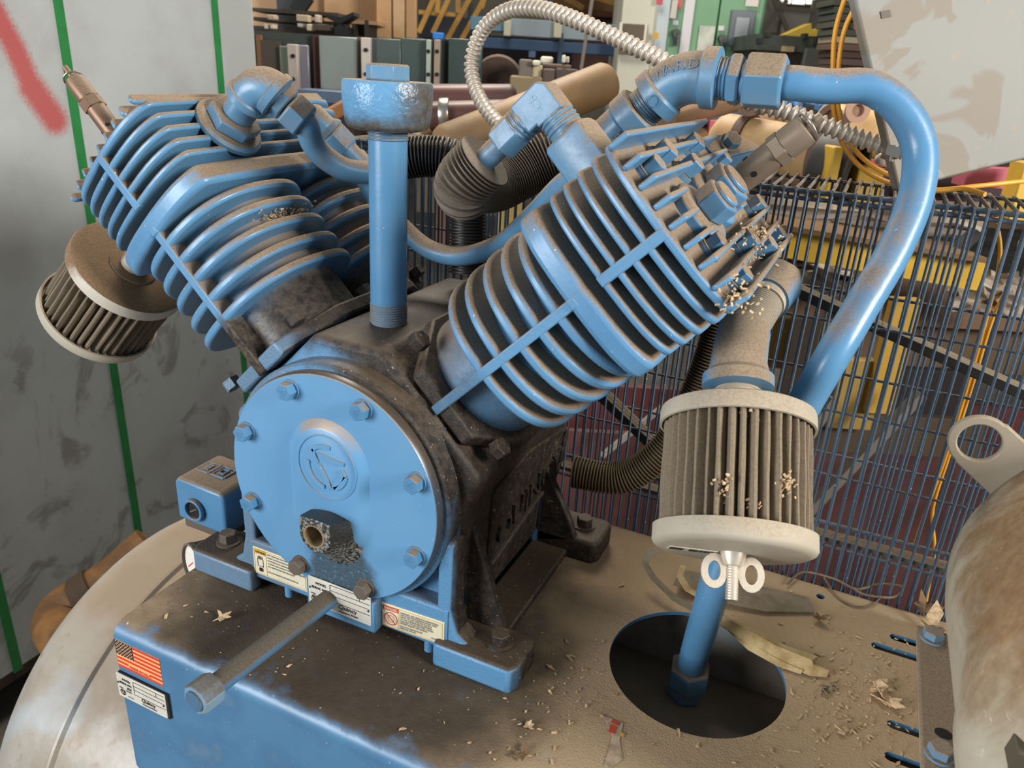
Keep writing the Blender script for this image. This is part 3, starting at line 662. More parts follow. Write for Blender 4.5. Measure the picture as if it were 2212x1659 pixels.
wb.lathe(e0, sd, [(.026, -.001), (.0305, 0), (.0305, .013), (.0275, .016)], 40); wb.lathe(e1+xd*.002, xd, [(.0275, 0), (.0315, .003), (.0315, .0165), (.0225, .018)], 40)
wel = obj('elbow_body', wb, M['fitting'], tee, 0)
for i, ch in enumerate('WARD'):
    th = PI/4*(.16+.25*i); d = sd*math.cos(th)+turn*math.sin(th); pt = cen-turn*(rad*math.cos(th))+sd*(rad*math.sin(th)); n_ = (-yd*.86-(turn*math.cos(th)-sd*math.sin(th))*.5).normalized()
    upv = n_.cross(d)*1.0; obj('cast_letter', text_mb(ch, .0165, pt+n_*.0262-upv*.006-d*.005, d, upv, .0009), M['fitting'], wel)
rg_ = MB(); q = e0+sd*.007; n_ = (-yd*.9+ud*.2).normalized(); rg_.pipe(q+n_*.0302, q+n_*.0312, .0068, .0055, 24); obj('cast_mark', rg_, M['fitting'], wel)
q = e1+xd*.019; nb = MB(); threads(nb, q, q+xd*.012, .0215, .003, 32); nb.hexn(q+xd*.012, q+xd*.025, .047, .16, .1); nb.cyl(q+xd*.025, q+xd*.032, .020, n=32); obj('hex_fitting', nb, M['fitting'], tee, .001)
nb = MB(); nb.hexn(q+xd*.029, q+xd*.068, .0505, .14, .1); bn = obj('union_nut', nb, M['fitting'], tee, .001)
r0 = q+xd*.060
RT = [r0, r0+xd*.02, Vector((r0.x+.05, .312, r0.z-.001)), W(1880, 189, .785), W(1948, 238, .787), W(1986, 320, .790), W(1978, 425, .788), W(1932, 540, .781), W(1862, 660, .772), W(1800, 765, .768), W(1740, 868, .785), W(1655, 1020, .81), W(1567, 1200, .838), W(1528, 1320, .865), Zp(1491, 1445, -.060), Zp(1481, 1498, -.105)]
rs = MB(); rs.tube(spline(RT, .008), .0172, 36); obj('riser_tube', rs, M['blue_lite'], tee)
b0 = Zp(1491, 1445, -.060); b1 = Zp(1480, 1500, -.105); db = (b1-b0).normalized()
nb = MB(); nb.hexn(b0-db*.006, b0+db*.026, .046, .14, .1); obj('union_nut', nb, M['fitting'], tee, .001)
nb = MB(); nb.hexn(b0+db*.027, b0+db*.044, .040, .14, .35); nb.cyl(b0+db*.02, b0+db*.075, .018, n=24); obj('hex_fitting', nb, M['fitting'], tee, .001)

# ------------------------------------------------------------------ air filters
def air_filter(p, q, r, nm, wing, inlet):
    p, q = Vector(p), Vector(q); d = (q-p).normalized(); L = (q-p).length; u = d.orthogonal().normalized(); w = d.cross(u)
    af = empty('air_filter', pump, p)
    cp_ = MB(); cp_.lathe(p, d, [(.02, -.0015), (r*.93, -.0015), (r*.985, .0005), (r, .004), (r, .0160), (r*.97, .0165), (r*.965, .006), (.02, .006)], 64); obj('end_cap', cp_, M['filtercap' if wing else 'filtercap_brown'], af)
    cp_ = MB(); cp_.lathe(q, d, [(.001, 0), (r*.9, 0), (r*.985, -.003), (r*1.01, -.006), (r*1.01, -.0190), (r*.975, -.0190), (r*.97, -.010), (.01, -.010)], 64); bc = obj('end_cap', cp_, M['filtercap'], af)
    n = nm; rs_ = []
    rnd = random.Random(3); jit = [rnd.uniform(-.0012, .0012) for _ in range(n)]; ja = [rnd.uniform(-.18, .18) for _ in range(n)]
    for k in range(13):
        h = .006+(L-.014)*k/12; ring = []
        for i in range(n):
            for m_, (da, rr) in enumerate(((0, r*.79), (.26, r*.90), (.40, r*.935), (.60, r*.935), (.74, r*.90))):
                a = 2*PI*(i+da+ja[i]*.4)/n; R = rr+jit[i]*(1 if m_ else 0)+math.sin(i*2.1+k*.9)*.0004
                ring.append(p+d*h+(u*math.cos(a)+w*math.sin(a))*R)
        rs_.append(ring)
    fm = MB(); fm.rings(rs_, True); obj('pleated_media', fm, M['filter'], af, smooth=60)
    if wing:
        wn = MB(); wn.lathe(q, d, [(.012, -.002), (.011, .004), (.008, .011), (.0045, .012)], 24)
        for sx in (-1, 1):
            v = RX*sx; v = (v-d*v.dot(d)).normalized(); o0 = q+d*.010+v*.016
            A = [o0+v*(.0115*math.cos(a))+d*(.0150*math.sin(a)+.007) for a in [2*PI*i/20 for i in range(20)]]; Bv = [o0+v*(.0055*math.cos(a))+d*(.0085*math.sin(a)+.007) for a in [2*PI*i/20 for i in range(20)]]
            th = d.cross(v).normalized()*.0022
            wn.rings([[a-th for a in A], [a+th for a in A], [a+th for a in Bv], [a-th for a in Bv]], False, True)
        threads(wn, q+d*.008, q+d*.040, .0055, .0022, 16); obj('wing_nut', wn, M['zinc'], bc)
        lb = MB(); lx = (RX-d*RX.dot(d)).normalized(); ly = d.cross(lx); s0 = q-lx*.034-ly*.004*0+(ly if ly.dot(RY) > 0 else -ly)*.006+d*.0006; lb.fbox(s0, lx*.021+ly*.001, ly*.0075, d*.0003); lo = obj('barcode_label', lb, M['white_label'], bc, smooth=0)
        bcm = MB(); rnd2 = random.Random(5)
        for i in range(16):
            if i in (5, 6): continue
            c_ = s0+lx*(-.019+.0024*i)+d*.0006; bcm.fbox(c_, lx*rnd2.choice((.0004, .0007, .0010)), ly*.0045, d*.0002)
        obj('barcode', bcm, M['ink'], lo, smooth=0)
    return af
FA, FB = W(1592, 893, .716), W(1583, 1195, .674)
af1 = air_filter(FA, FB, .0700, 40, True, None)
fd = (FB-FA).normalized(); fi = MB(); threads(fi, FA-fd*.001, FA-fd*.026, .0215, .003, 32); obj('inlet_nipple', fi, M['filtercap'], af1)
e = MB(); c0 = FA-fd*.024; E1 = c0-fd*.026; N0 = W(1606, 722, .778); N1 = W(1652, 648, .812); E2 = W(1680, 612, .838)
e.lathe(c0, -fd, [(.0250, -.001), (.0330, .001), (.0330, .012), (.0280, .017), (.0268, .024)], 40); e.tube(spline([c0-fd*.012, E1, N0, N0+(N1-N0)*.2], .005), .0262, 32)
ib = obj('inlet_elbow', e, M['fitting'], pump)
e = MB(); threads(e, N0, N1, .0205, .003, 32); e.cyl(N1-(N1-N0)*.1, N1+(N1-N0)*.1, .0225, n=32); obj('nipple', e, M['filtercap'], ib)
PH = B(1, .088, .285, .425); e = MB(); e.tube(spline([N1, N1+(E2-N1)*.5, E2, E2*.5+PH*.5, PH], .005), .0255, 32); e.hexn(PH+(E2-PH)*.05, PH+(E2-PH)*.5, .052); obj('street_elbow', e, M['fitting'], ib)
LA, LB = B(-1, .160, .108, .397), B(-1, .280, .103, .393)
af2 = air_filter(LA, LB, .0765, 40, False, None); e = MB(); e.cyl(B(-1, .06, .108, .397), B(-1, .17, .108, .397), .018, n=28); e.lathe(B(-1, .154, .108, .397), udl, [(.024, 0), (.030, .002), (.030, .007), (.028, .008)], 32); obj('inlet_nipple', e, M['filtercap_brown'], af2)

# ------------------------------------------------------------------ oil drain pipe under the name plate
dr = MB(); d0, d1 = Vector((-.002, .02, .046)), Vector((-.0222, -.190, .0450)); dd = (d1-d0).normalized(); dr.cyl(d0, d1, .0112, n=28)
drain = obj('oil_drain_pipe', dr, dusty('grime coated drain pipe', '466e8e', .5, dust=.95, dcol='5f5240', lo=-.05, hi=.5, var='4a5a62', film=.5), pump)
hx = MB(); hx.lathe(d1-dd*.026, dd, [(.012, 0), (.0165, .001), (.0172, .004), (.0172, .021), (.0165, .024), (.001, .0245)], 8, .2); obj('end_cap', hx, dusty('worn blue pipe cap', '6f93ad', .5, dust=.9, dcol='665a4a', lo=.1, hi=.6, var='7a8c96'), drain, .0008)

# ================================================================== base plate, receiver, motor, guard
def cut(o, cutters):
    """boolean cut, baked into the mesh"""
    tmp = []
    for mb in cutters:
        me = bpy.data.meshes.new('cut'); me.from_pydata(mb.v, [], mb.f); b = bmesh.new(); b.from_mesh(me); bmesh.ops.recalc_face_normals(b, faces=b.faces); b.to_mesh(me); b.free()
        c = bpy.data.objects.new('cut', me); COL.objects.link(c); tmp.append(c); m = o.modifiers.new('b', 'BOOLEAN'); m.operation = 'DIFFERENCE'; m.solver = 'EXACT'; m.object = c
    bpy.context.view_layer.update(); dg = bpy.context.evaluated_depsgraph_get(); me = bpy.data.meshes.new_from_object(o.evaluated_get(dg))
    o.modifiers.clear(); old = o.data; o.data = me
    for c in tmp: d = c.data; bpy.data.objects.remove(c); bpy.data.meshes.remove(d)
    me.shade_smooth(); me.set_sharp_from_angle(angle=math.radians(30))
    return o
def capsule(x0, x1, y, r, z0, z1):
    p = [(x0+r*math.cos(a), y+r*math.sin(a), z0) for a in [PI/2+PI*i/10 for i in range(11)]]+[(x1+r*math.cos(a), y+r*math.sin(a), z0) for a in [-PI/2+PI*i/10 for i in range(11)]]
    return MB().prism(p, (0, 0, z1-z0))
XL, XR, YFt, YBk = -.231, 1.25, -.117, .395
outer = [(YFt, -.236)]+[(YFt+.020-.020*math.cos(a), -.020+.020*math.sin(a)) for a in [PI/2*i/8 for i in range(9)]]+[(YBk-.012+.012*math.sin(a), -.012+.012*math.cos(a)) for a in [PI/2*i/6 for i in range(7)]]+[(YBk, -.20)]
inner = [(YFt+.005, -.236)]+[(YFt+.020-.015*math.cos(a), -.020+.015*math.sin(a)) for a in [PI/2*i/8 for i in range(9)]]+[(YBk-.012+.007*math.sin(a), -.012+.007*math.cos(a)) for a in [PI/2*i/6 for i in range(7)]]+[(YBk-.005, -.20)]
dk = MB(); dk.prism([(XL, y, z) for y, z in outer]+[(XL, y, z) for y, z in reversed(inner)], (XR-XL, 0, 0))
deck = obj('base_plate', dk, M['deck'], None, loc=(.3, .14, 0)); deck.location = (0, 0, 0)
for v in deck.data.vertices: v.co += Vector((.3, .14, 0))
cuts = [MB().cyl((.400, .146, -.05), (.400, .146, .05), .100, n=96), MB().cyl((.519, .362, -.03), (.519, .362, .03), .0055, n=20),
        MB().prism([(-.24, YFt-.02, -.25), (-.24, YFt-.02, -.214), (-.225, YFt-.02, -.230), (-.20, YFt-.02, -.25)], (0, .03, 0))]
for x0, y in ((.590, .293), (.611, .322), (.609, .165), (.607, .117)): cuts.append(capsule(x0, .74, y, .0062, -.03, .03))
for x0, y in ((.86, .293), (.86, .165)): cuts.append(capsule(x0, .99, y, .0062, -.03, .03))
cut(deck, cuts)
tag(deck, 'blue bent steel base plate with a big round hole, its top brown with dust', 'base plate')
# torn sticker left on the plate
st = MB(); S0 = Zp(1330, 1570, .0006)
def zpoly(mb, pts, z=.0004, th=.0004): return mb.prism([Zp(px, py, z) for px, py in pts], (0, 0, th))
sb = obj('torn_sticker', zpoly(MB(), [(1302, 1545), (1346, 1563), (1338, 1600), (1345, 1640), (1322, 1659), (1305, 1652), (1322, 1590)]), plain('worn sticker paper', 'c9b296', .8, 0, '9c876c', 60), deck, smooth=0)
obj('sticker_print', zpoly(zpoly(MB(), [(1318, 1566), (1332, 1570), (1328, 1586), (1314, 1581)], .0009), [(1322, 1554), (1340, 1562), (1337, 1569), (1320, 1561)], .0009), M['red_ink'], sb, smooth=0)
obj('sticker_print', zpoly(MB(), [(1342, 1582), (1350, 1586), (1346, 1592), (1339, 1589)], .0009), M['amber_ink'], sb, smooth=0)
# flag sticker and rating plate on the front skirt
yS = YFt-.0003
def S(px, py): return Yp(px, py, yS)
fa, fb, fc_, fd_ = S(248, 1380), S(344.5, 1425), S(352, 1482), S(257, 1436)
x0, x1 = (fa.x+fd_.x)/2, (fb.x+fc_.x)/2; z1, z0 = (fa.z+fb.z)/2, (fc_.z+fd_.z)/2
fl_ = MB().box((x0, yS-.0004, z0), (x1, yS+.0002, z1)); flag = obj('flag_sticker', fl_, M['flag_cream'], deck, smooth=0)
for k in range(7):
    h = (z1-z0)/13; zb = z1-h*(2*k+1); xa = x0+(x1-x0)*.40 if k < 4 else x0
    if k == 5: 
        obj('flag_stripe', MB().box((x0, yS-.0008, zb), (x0+(x1-x0)*.24, yS-.0003, zb+h)), M['flag_red'], flag, smooth=0); xa = x0+(x1-x0)*.74
    obj('flag_stripe', MB().box((xa, yS-.0008, zb), (x1, yS-.0003, zb+h)), M['flag_red'], flag, smooth=0)
obj('flag_canton', MB().box((x0, yS-.0008, z1-(z1-z0)*7/13), (x0+(x1-x0)*.40, yS-.0003, z1)), M['flag_blue'], flag, smooth=0)
stars = MB(); cw, chh = (x1-x0)*.40, (z1-z0)*7/13
for r in range(9):
    for q in range(6 if r % 2 == 0 else 5):
        cx = x0+cw*((q+.5+(0 if r % 2 == 0 else .5))/6); cz = z1-chh*(r+.5)/9; pts = []
        for i in range(10): rr = .0013 if i % 2 == 0 else .0006; pts.append((cx+rr*math.sin(PI*i/5), yS-.0008, cz+rr*math.cos(PI*i/5)))
        stars.prism(pts, (0, -.0002, 0))
obj('flag_stars', stars, M['flag_cream'], flag, smooth=0)
txt('MADE IN U.S.A.', .0052, x0+(x1-x0)*.27, z0+(z1-z0)*.115, yS-.0009, M['flag_red'], flag)
pa, pb_, pc_, pd_ = S(255, 1446), S(358, 1492), S(368, 1546), S(266, 1498)
x0, x1 = (pa.x+pd_.x)/2, (pb_.x+pc_.x)/2; z1, z0 = (pa.z+pb_.z)/2-.002, (pc_.z+pd_.z)/2
yP = YFt-.0045; RP = label('rating_plate', x0, x1, z0, z1, YFt-.0028, M['plate'], 0, .0018); RP.parent = deck; RP.location += rootpos(pump)
obj('plate_backing', MB().box((x0+.002, YFt-.0030, z0-.001), (x1+.0035, YFt+.0005, z1+.001)), M['black'], deck)
u_ = (x1-x0)/.087; PX = lambda a: x0+a*u_; PZ = lambda a: z0+a*(z1-z0)/.039; y = yP-.0003
for s, sz, a, b in (('MODEL', .0046, .011, .031), ('SERIAL NO.', .0046, .005, .0245), ('SIZE', .0046, .018, .018), ('Coltec', .0026, .0035, .016), ('Industries', .0026, .016, .014)): txt(s, sz*u_, PX(a), PZ(b), y, M['ink'], RP)
line(RP, [((PX(a), PZ(b)), (PX(c_), PZ(d))) for a, b, c_, d in ((.0315, .0365, .0315, .015), (.0315, .0295, .087, .0295), (.0315, .023, .087, .023), (.0315, .015, .087, .015), (.0725, .037, .0725, .0295), (.0315, .0365, .087, .0365))], y, .0004, M['ink'])
quincy_logo(RP, PX(.009), PZ(.0095), y, .0052*u_, M['ink']); txt('Quincy', .0085*u_, PX(.0435), PZ(.009), y, M['ink'], RP); txt('Compressor Division', .0030*u_, PX(.044), PZ(.0043), y, M['ink'], RP); txt('17008-20', .0024, PX(.018), PZ(.005), y, M['ink_grey'], RP)
for a, b in ((.0025, .024), (.0845, .0205)): obj('plate_pin', MB().lathe((PX(a), y, PZ(b)), (0, -1, 0), [(.0014, 0), (.0012, .0006), (.0003, .0010)], 12), M['ink'], RP)

# receiver tank
t = NT('grey tank paint with dust and scuffs'); t.pos(); n1 = t.noise(7, 5, .6); n2 = t.noise(45, 4, .6)
c = t.mix(t.ramp(n1, .40, .62), srgb('a09a90'), srgb('908577')); c = t.mix(t.math('MULTIPLY', t.ramp(n2, .58, .72), .5), c, srgb('83674a')); c = t.mix(t.math('MULTIPLY', t.ramp(t.noise(5, 2, .5), .58, .66), .55), c, srgb('a9b4bb'))
up = t.ramp(t.math('ADD', t.N['Z'], t.math('MULTIPLY', t.math('SUBTRACT', n1, .5), .6)), .55, 1.0); c = t.mix(t.math('MULTIPLY', up, .8), c, srgb('907d66'))
M['tank'] = t.out(c, t.fmix(up, .40, .9), .08, n2, .25, .002)
TC = Vector((0, .170, -.465)); TR = .3562; XS = -.40
tk = thing('receiver_tank', 'grey horizontal air receiver tank with domed end under the blue base plate', 'tank', (.4, TC.y, -.9))
b = MB(); b.lathe((XS, TC.y, TC.z), (1, 0, 0), [(TR*.985, -.004), (TR, -.0035), (TR, 1.55), (TR*.9, 1.62), (TR*.5, 1.70), (.001, 1.71)], 96); obj('shell', b, M['tank'], tk)
dm = [(TR*1.012, .018), (TR*1.012, -.045)]
for i in range(1, 15):
    a = PI/2*i/14; dm.append((max(TR*1.012*math.cos(a), .001), -.045-.155*math.sin(a)))
b = MB(); b.lathe((XS, TC.y, TC.z), (1, 0, 0), dm, 96); obj('domed_end', b, M['tank'], tk, smooth=30)
b = MB(); b.lathe((XS+.018, TC.y, TC.z), (1, 0, 0), [(TR*1.0, -.003), (TR*1.016, 0), (TR*1.014, .004), (TR*1.0, .008)], 96); obj('weld_bead', b, M['tank'], tk)
for x in (-.12, 1.0):
    for sy in (-1, 1):
        lg_ = MB(); lg_.prism([(x, TC.y+sy*.12, TC.z-.20), (x, TC.y+sy*.22, TC.z-.20), (x, TC.y+sy*.26, -.892), (x, TC.y+sy*.16, -.892)], (.09, 0, 0)); lg_.box((x-.02, TC.y+sy*.21-.06, -.9), (x+.11, TC.y+sy*.21+.06, -.888)); obj('leg', lg_, M['tank'], tk, .002)
for y in (-.04, .30):
    w_ = MB(); w_.box((-.2, y-.004, -.19), (1.2, y+.004, -.008)); obj('saddle', w_, M['tank'], tk)
e0_ = Yp(15, 1645, -.10); lr = MB(); lr.lathe(e0_, (.5, -.8, .2), [(.016, 0), (.016, .006), (.009, .006), (.009, 0), (.016, 0)], 28); lr.beam(e0_, e0_+Vector((.08, .02, -.02)), .012, .006); obj('lug_ring', lr, M['zinc'], tk)

# pressure switch and gauge beside the pump
pw = thing('pressure_switch', 'small blue pressure switch box behind the left foot of the pump', 'switch', (-.255, .085, -.02))
b = MB(); X0, X1, Y0, Y1 = -.298, -.212, .050, .128
b.prism([(X0, Y0, .034), (X1, Y0, .030), (X1, Y0, .088), (X1-.006, Y0, .095), (X0+.006, Y0, .098), (X0, Y0, .090)], (0, Y1-Y0, .0)); bx = obj('cover', b, M['blue_lite'], pw, .006, 3)
b = MB(); b.box((X0+.004, Y0+.006, .018), (X1-.004, Y1-.004, .034)); b.cyl((-.245, .09, -.03), (-.245, .09, .02), .012, n=20); obj('switch_base', b, M['greybolt'], pw, .002)
zt = .0965
for xx, ch in ((-.250, 'D'), (-.277, 'E')):
    f_ = MB(); c_ = Vector((xx, .092, zt))
    for a_, b_ in (((-.011, -.012), (.011, -.012)), ((.011, -.012), (.011, .012)), ((.011, .012), (-.011, .012)), ((-.011, .012), (-.011, -.012))): f_.beam(c_+Vector((a_[0], a_[1], 0)), c_+Vector((b_[0], b_[1], 0)), .003, .0035)
    obj('raised_square', f_, M['blue_lite'], bx, .0006); obj('raised_letter', text_mb(ch, .019, (xx+.0065, .0985, zt+.0002), (-1, 0, 0), (0, -1, 0), .0014), M['blue_lite'], bx)
b = MB(); ko = Yp(422, 1100, Y0-.001); b.pipe(ko, ko+Vector((0, -.006, 0)), .0165, .0125, 28); k0 = obj('conduit_knockout', b, M['blue_lite'], bx, .001); b = MB(); b.cyl(ko+Vector((0, .001, 0)), ko+Vector((0, -.0012, 0)), .0128, n=28); obj('knockout_hole', b, M['black'], k0)
b = MB(); b.beam(ko+Vector((-.006, -.003, -.004)), ko+Vector((.007, -.003, .004)), .0022, .002); obj('terminal', b, M['steel'], k0)
ga = Vector((-.257, .028, -.013)); gd = Vector((-.35, -1, .12)).normalized()
pg = thing('pressure_gauge', 'small round pressure gauge with white dial below the pressure switch', 'gauge', ga-gd*.02)
b = MB(); b.lathe(ga-gd*.036, gd, [(.001, 0), (.022, .001), (.0255, .006), (.0265, .030), (.0275, .031), (.0275, .038), (.0245, .0385), (.0245, .034), (.001, .034)], 44); b.cyl(ga-gd*.020, ga-gd*.020+Vector((.03, .03, -.012)), .006, n=16); obj('case', b, M['greybolt'], pg)
b = MB(); b.cyl(ga-gd*.0025, ga-gd*.0015, .0243, n=40); dial = obj('dial', b, plain('dial white', 'e9e2d6', .4), pg)
b = MB(); gu = gd.orthogonal().normalized(); b.beam(ga-gd*.0008, ga-gd*.0008+gu*.017, .0012, .0006, gd); obj('needle', b, M['red_ink'], dial)

# electric motor on the right
t = NT('pale grey motor paint under dust'); t.pos(); n1 = t.noise(6, 6, .65, dist=.8); n2 = t.noise(70, 4, .7)
up = t.ramp(t.math('ADD', t.N['Z'], t.math('MULTIPLY', t.math('SUBTRACT', n1, .5), 2.0)), -.25, .55)
up = t.math('MULTIPLY', up, t.ramp(t.math('ADD', t.P['Z'], t.math('MULTIPLY', n1, .10)), .13, .26, .12, 1.0))
c = t.mix(up, t.mix(n1, srgb('c4bda9'), srgb('b2aa96')), t.mix(t.ramp(n2, .35, .7), srgb('7a5e3f'), srgb('8c7251'))); c = t.mix(t.math('MULTIPLY', t.ramp(t.noise(22, 5, .75, dist=1.5), .66, .72), .6), c, srgb('d9d2c0'))
M['motor'] = t.out(c, t.fmix(up, .38, .92), 0, n2, .3, .0018)
MC = Vector((.800, 0, .182)); MR = .1785
mo = thing('electric_motor', 'large pale grey electric motor with brown dust at the right end of the base plate', 'motor', (MC.x, .14, 0))
b = MB(); b.lathe((MC.x, .004, MC.z), (0, 1, 0), [(.05, 0), (MR-.002, 0), (MR-.001, .01), (MR, .20), (MR*.985, .235), (MR*.93, .262), (MR*.7, .285), (.001, .29)], 96); body = obj('motor_body', b, M['motor'], mo)
b = MB(); b.lathe((MC.x, .0, MC.z), (0, -1, 0), [(MR*.98, -.012), (MR+.003, -.012), (MR+.003, .010), (MR*.985, .022), (MR*.93, .045), (MR*.84, .062), (MR*.45, .082), (.001, .09)], 96); bell = obj('end_bell', b, M['motor'], mo)
M['vent'] = plain('vent dark', '4f4738', .9)
for k in range(7):
    a = math.radians(160+13*k); rr = MR*.80; pc = Vector((MC.x+rr*math.cos(a), -.060, MC.z+rr*math.sin(a))); rd = Vector((math.cos(a), -.02, math.sin(a))).normalized(); tn = Vector((-math.sin(a), 0, math.cos(a)))
    v_ = MB(); v_.fbox(pc, rd*.017, tn*.0085, rd.cross(tn)*.011); obj('vent_slot', v_, M['vent'], bell, .001)
b = MB(); b.prism([(.6335, .098, 0), (.700, .098, 0), (.700, .352, 0), (.6335, .352, 0)], (0, 0, .008)); b.prism([(.690, .10, .0), (.712, .10, .0), (.690, .10, .075), (.676, .10, .085)], (0, .245, 0)); ft = obj('motor_foot', b, dusty('grey motor foot under dust', 'a39d8e', .6, dust=.95, dcol='8f7c64', lo=0, hi=.5), mo, .003, 3)
for yy in (.134, .331):
    b = MB(); b.cyl((.6505, yy, .008), (.6505, yy, .0105), .0145, n=24); b.hexn((.6505, yy, .0105), (.6505, yy, .0205), .0215, .14, yy*9); obj('foot_bolt', b, dusty('dusty blue bolt', '6d90ad', .5, dust=.9, dcol='97846b', lo=.2, hi=.7), ft)
b = MB(); n = 28; b.prism([(.656+.0088*math.cos(2*PI*i/n), .168+.0075*math.sin(2*PI*i/n), .0078) for i in range(n)], (0, 0, .0006)); obj('slot_hole', b, M['black'], ft, smooth=0)
b = MB(); b.prism([(.90, .098, 0), (.967, .098, 0), (.967, .352, 0), (.90, .352, 0)], (0, 0, .008)); b.prism([(.888, .10, 0), (.91, .10, 0), (.924, .10, .085), (.91, .10, .075)], (0, .245, 0)); obj('motor_foot', b, M['motor'], mo, .003)
# flat lifting eye on the motor shoulder
ec_ = Vector((.6195, .25, .3065)); eu = Vector((MC.x-ec_.x, 0, MC.z-ec_.z)).normalized(); ew = Vector((-eu.z, 0, eu.x)); O_, I_ = [], []; n = 40
for i in range(n):
    a = 2*PI*i/n; O_.append(ec_+(eu*math.cos(a)+ew*math.sin(a))*.0285); I_.append(ec_+(eu*math.cos(a)+ew*math.sin(a))*.0195)
O_, I_ = [], []; n = 96
for i in range(n):
    a = 2*PI*i/n; ca, sa = math.cos(a), math.sin(a); R_e = .0285
    if ca > .05: R_e = max(R_e, min(.030/max(abs(sa), 1e-4), .056/ca))
    O_.append(ec_+(eu*ca+ew*sa)*R_e); I_.append(ec_+(eu*ca+ew*sa)*.0195)
tv = Vector((0, .004, 0)); b = MB(); b.rings([[p-tv for p in O_], [p+tv for p in O_], [p+tv for p in I_], [p-tv for p in I_]], False, True)
obj('lifting_eye', b, dusty('dusty steel lifting eye', 'a79b88', .5, .2, dust=.7, dcol='a08a6e'), mo, .0015)

# belt guard: blue wire cage
gd_ = thing('belt_guard', 'blue wire mesh belt guard cage behind the pump and motor', 'belt guard', (.25, .48, .0))
GY, GB, GT, GX0, GX1, PIT = .410, .552, .512, -.268, .752, .0136
rw = .0018
def rod(p, q, r, n=6): return MB().cyl(p, q, r, n=n)
nW = int((GX1-GX0)/PIT)
front0 = obj('upright_wire', rod((GX0, GY, -.03), (GX0, GY, GT), rw), M['blue_wire'], gd_, loc=(GX0, GY, 0))
back0 = obj('upright_wire', rod((GX0, GB, -.20), (GX0, GB, GT), rw), M['blue_wire'], gd_, loc=(GX0, GB, 0))
top0 = obj('top_wire', rod((GX0, GY-.004, GT+.003), (GX0, GB+.012, GT+.003), .0022), dusty('dusty top wire', '4b5c68', .6, dust=.95, dcol='7d6c58', lo=-.2, hi=.5), gd_, loc=(GX0, GY, GT))
for i in range(1, nW+1):
    x = PIT*i; jx = random.uniform(-.0006, .0006)
    share(front0, 'upright_wire', gd_, (x+jx, 0, 0)); share(top0, 'top_wire', gd_, (x+jx, 0, 0)); share(back0, 'upright_wire', gd_, (x+PIT*.45, 0, 0))
for z, r in ((.512, .0034), (.5035, .0026), (.360, rw), (.243, rw), (.153, rw), (.082, .0030), (.048, .0022)):
    obj('cross_wire', rod((GX0-.004, GY+.004, z), (GX1, GY+.004, z), r, 8), M['blue_wire'], gd_)
for z in (.512, .366, .247, .12, -.02): obj('cross_wire', rod((GX0-.004, GB+.004, z), (GX1, GB+.004, z), rw*1.2, 8), M['blue_wire'], gd_)
obj('bottom_angle', MB().box((GX0, GY+.008, .052), (GX1, GY+.030, .058)), dusty('dusty angle', '4a4f4c', .7, dust=.95, dcol='75644f'), gd_)
# side mesh of the guard on the left
for i in range(9):
    yy = GY+.016*(i+1); obj('side_wire', rod((GX0, yy, -.2), (GX0, yy, GT), rw), M['blue_wire'], gd_)
# two V-belts inside the guard
M['belt'] = dusty('black rubber belt with dusty ribs', '14120f', .8, dust=.95, dcol='7d6f5a', lo=.35, hi=.8)
bt = thing('drive_belt', 'dusty black ribbed drive belt slanting down inside the wire guard', 'belt', Yp(1900, 730, .47))
ba, bb2, bc2 = Yp(1480, 520, .485), Yp(1900, 712, .485), Yp(2330, 905, .485)
mb = MB(); 
for k, yo in enumerate((0, .0095, .019)):
    for p, q in ((ba, bb2), (bb2, bc2)): mb.beam(p+Vector((0, yo, 0)), q+Vector((0, yo, 0)), .0088, .013)
obj('belt_run', mb, M['belt'], bt, .001)
ba, bc2 = Yp(1230, 790, .50), Yp(1600, 1150, .50); mb = MB()
for yo in (0, .0095, .019): mb.beam(ba+Vector((0, yo, 0)), bc2+Vector((0, yo, 0)), .0088, .014)
obj('belt_run', mb, M['belt'], bt, .001)

# control box hanging above the guard, with a flexible conduit
t = NT('grey enclosure paint, dust wiped off in strokes'); t.pos(); n1 = t.noise(8, 3, .5, dist=1.2); n2 = t.noise(60, 4, .6)
c = t.mix(t.ramp(n1, .50, .54), srgb('766c5e'), srgb('7d7c75')); c = t.mix(t.math('MULTIPLY', t.ramp(n2, .62, .74), .5), c, srgb('9c7f5f'))
M['box'] = t.out(c, .6, 0, n2, .12, .001)
bl, tl, br_ = Yp(1942, 411, .47), Yp(1832, -70, .45), Yp(2262, 332, .60)
ex = (br_-bl); ez = (tl-bl); en = ex.cross(ez).normalized(); en = en if en.y > 0 else -en
mb = MB(); mb.prism([bl, bl+ex*2.6, bl+ex*2.6+ez, tl], en*.014)
cbx = thing('hanging_panel', 'grey metal panel with wiped dust hanging above the right of the wire guard', 'metal panel', bl)
bxo = obj('panel_sheet', mb, M['box'], cbx, .003)
pq = bl+ex*2.4+ez*.5+en*.045; mb = MB(); mb.beam(pq, Vector((pq.x, pq.y, -.9)), .05, .05, (1, 0, 0)); obj('post', mb, M['box'], cbx)
hc = MB(); q = bl+ex*.155+ez*.78-en*.0005; hc.fbox(q, ex.normalized()*.006, ez.normalized()*.004, en*.0008); obj('screw_hole', hc, M['greybolt'], bxo)
M['flex'] = dusty('galvanised flexible conduit', 'cbc0b1', .36, .35, dust=.55, dcol='b39e85', lo=.2, hi=.9)
def flex(pts, r, pitch):
    P = spline(pts, pitch/8); prof = [.66, .74, .93, 1.0, 1.0, .93, .74, .66]; rr = [r*prof[i % 8] for i in range(len(P))]
    return MB().tube(P, rr, 20)
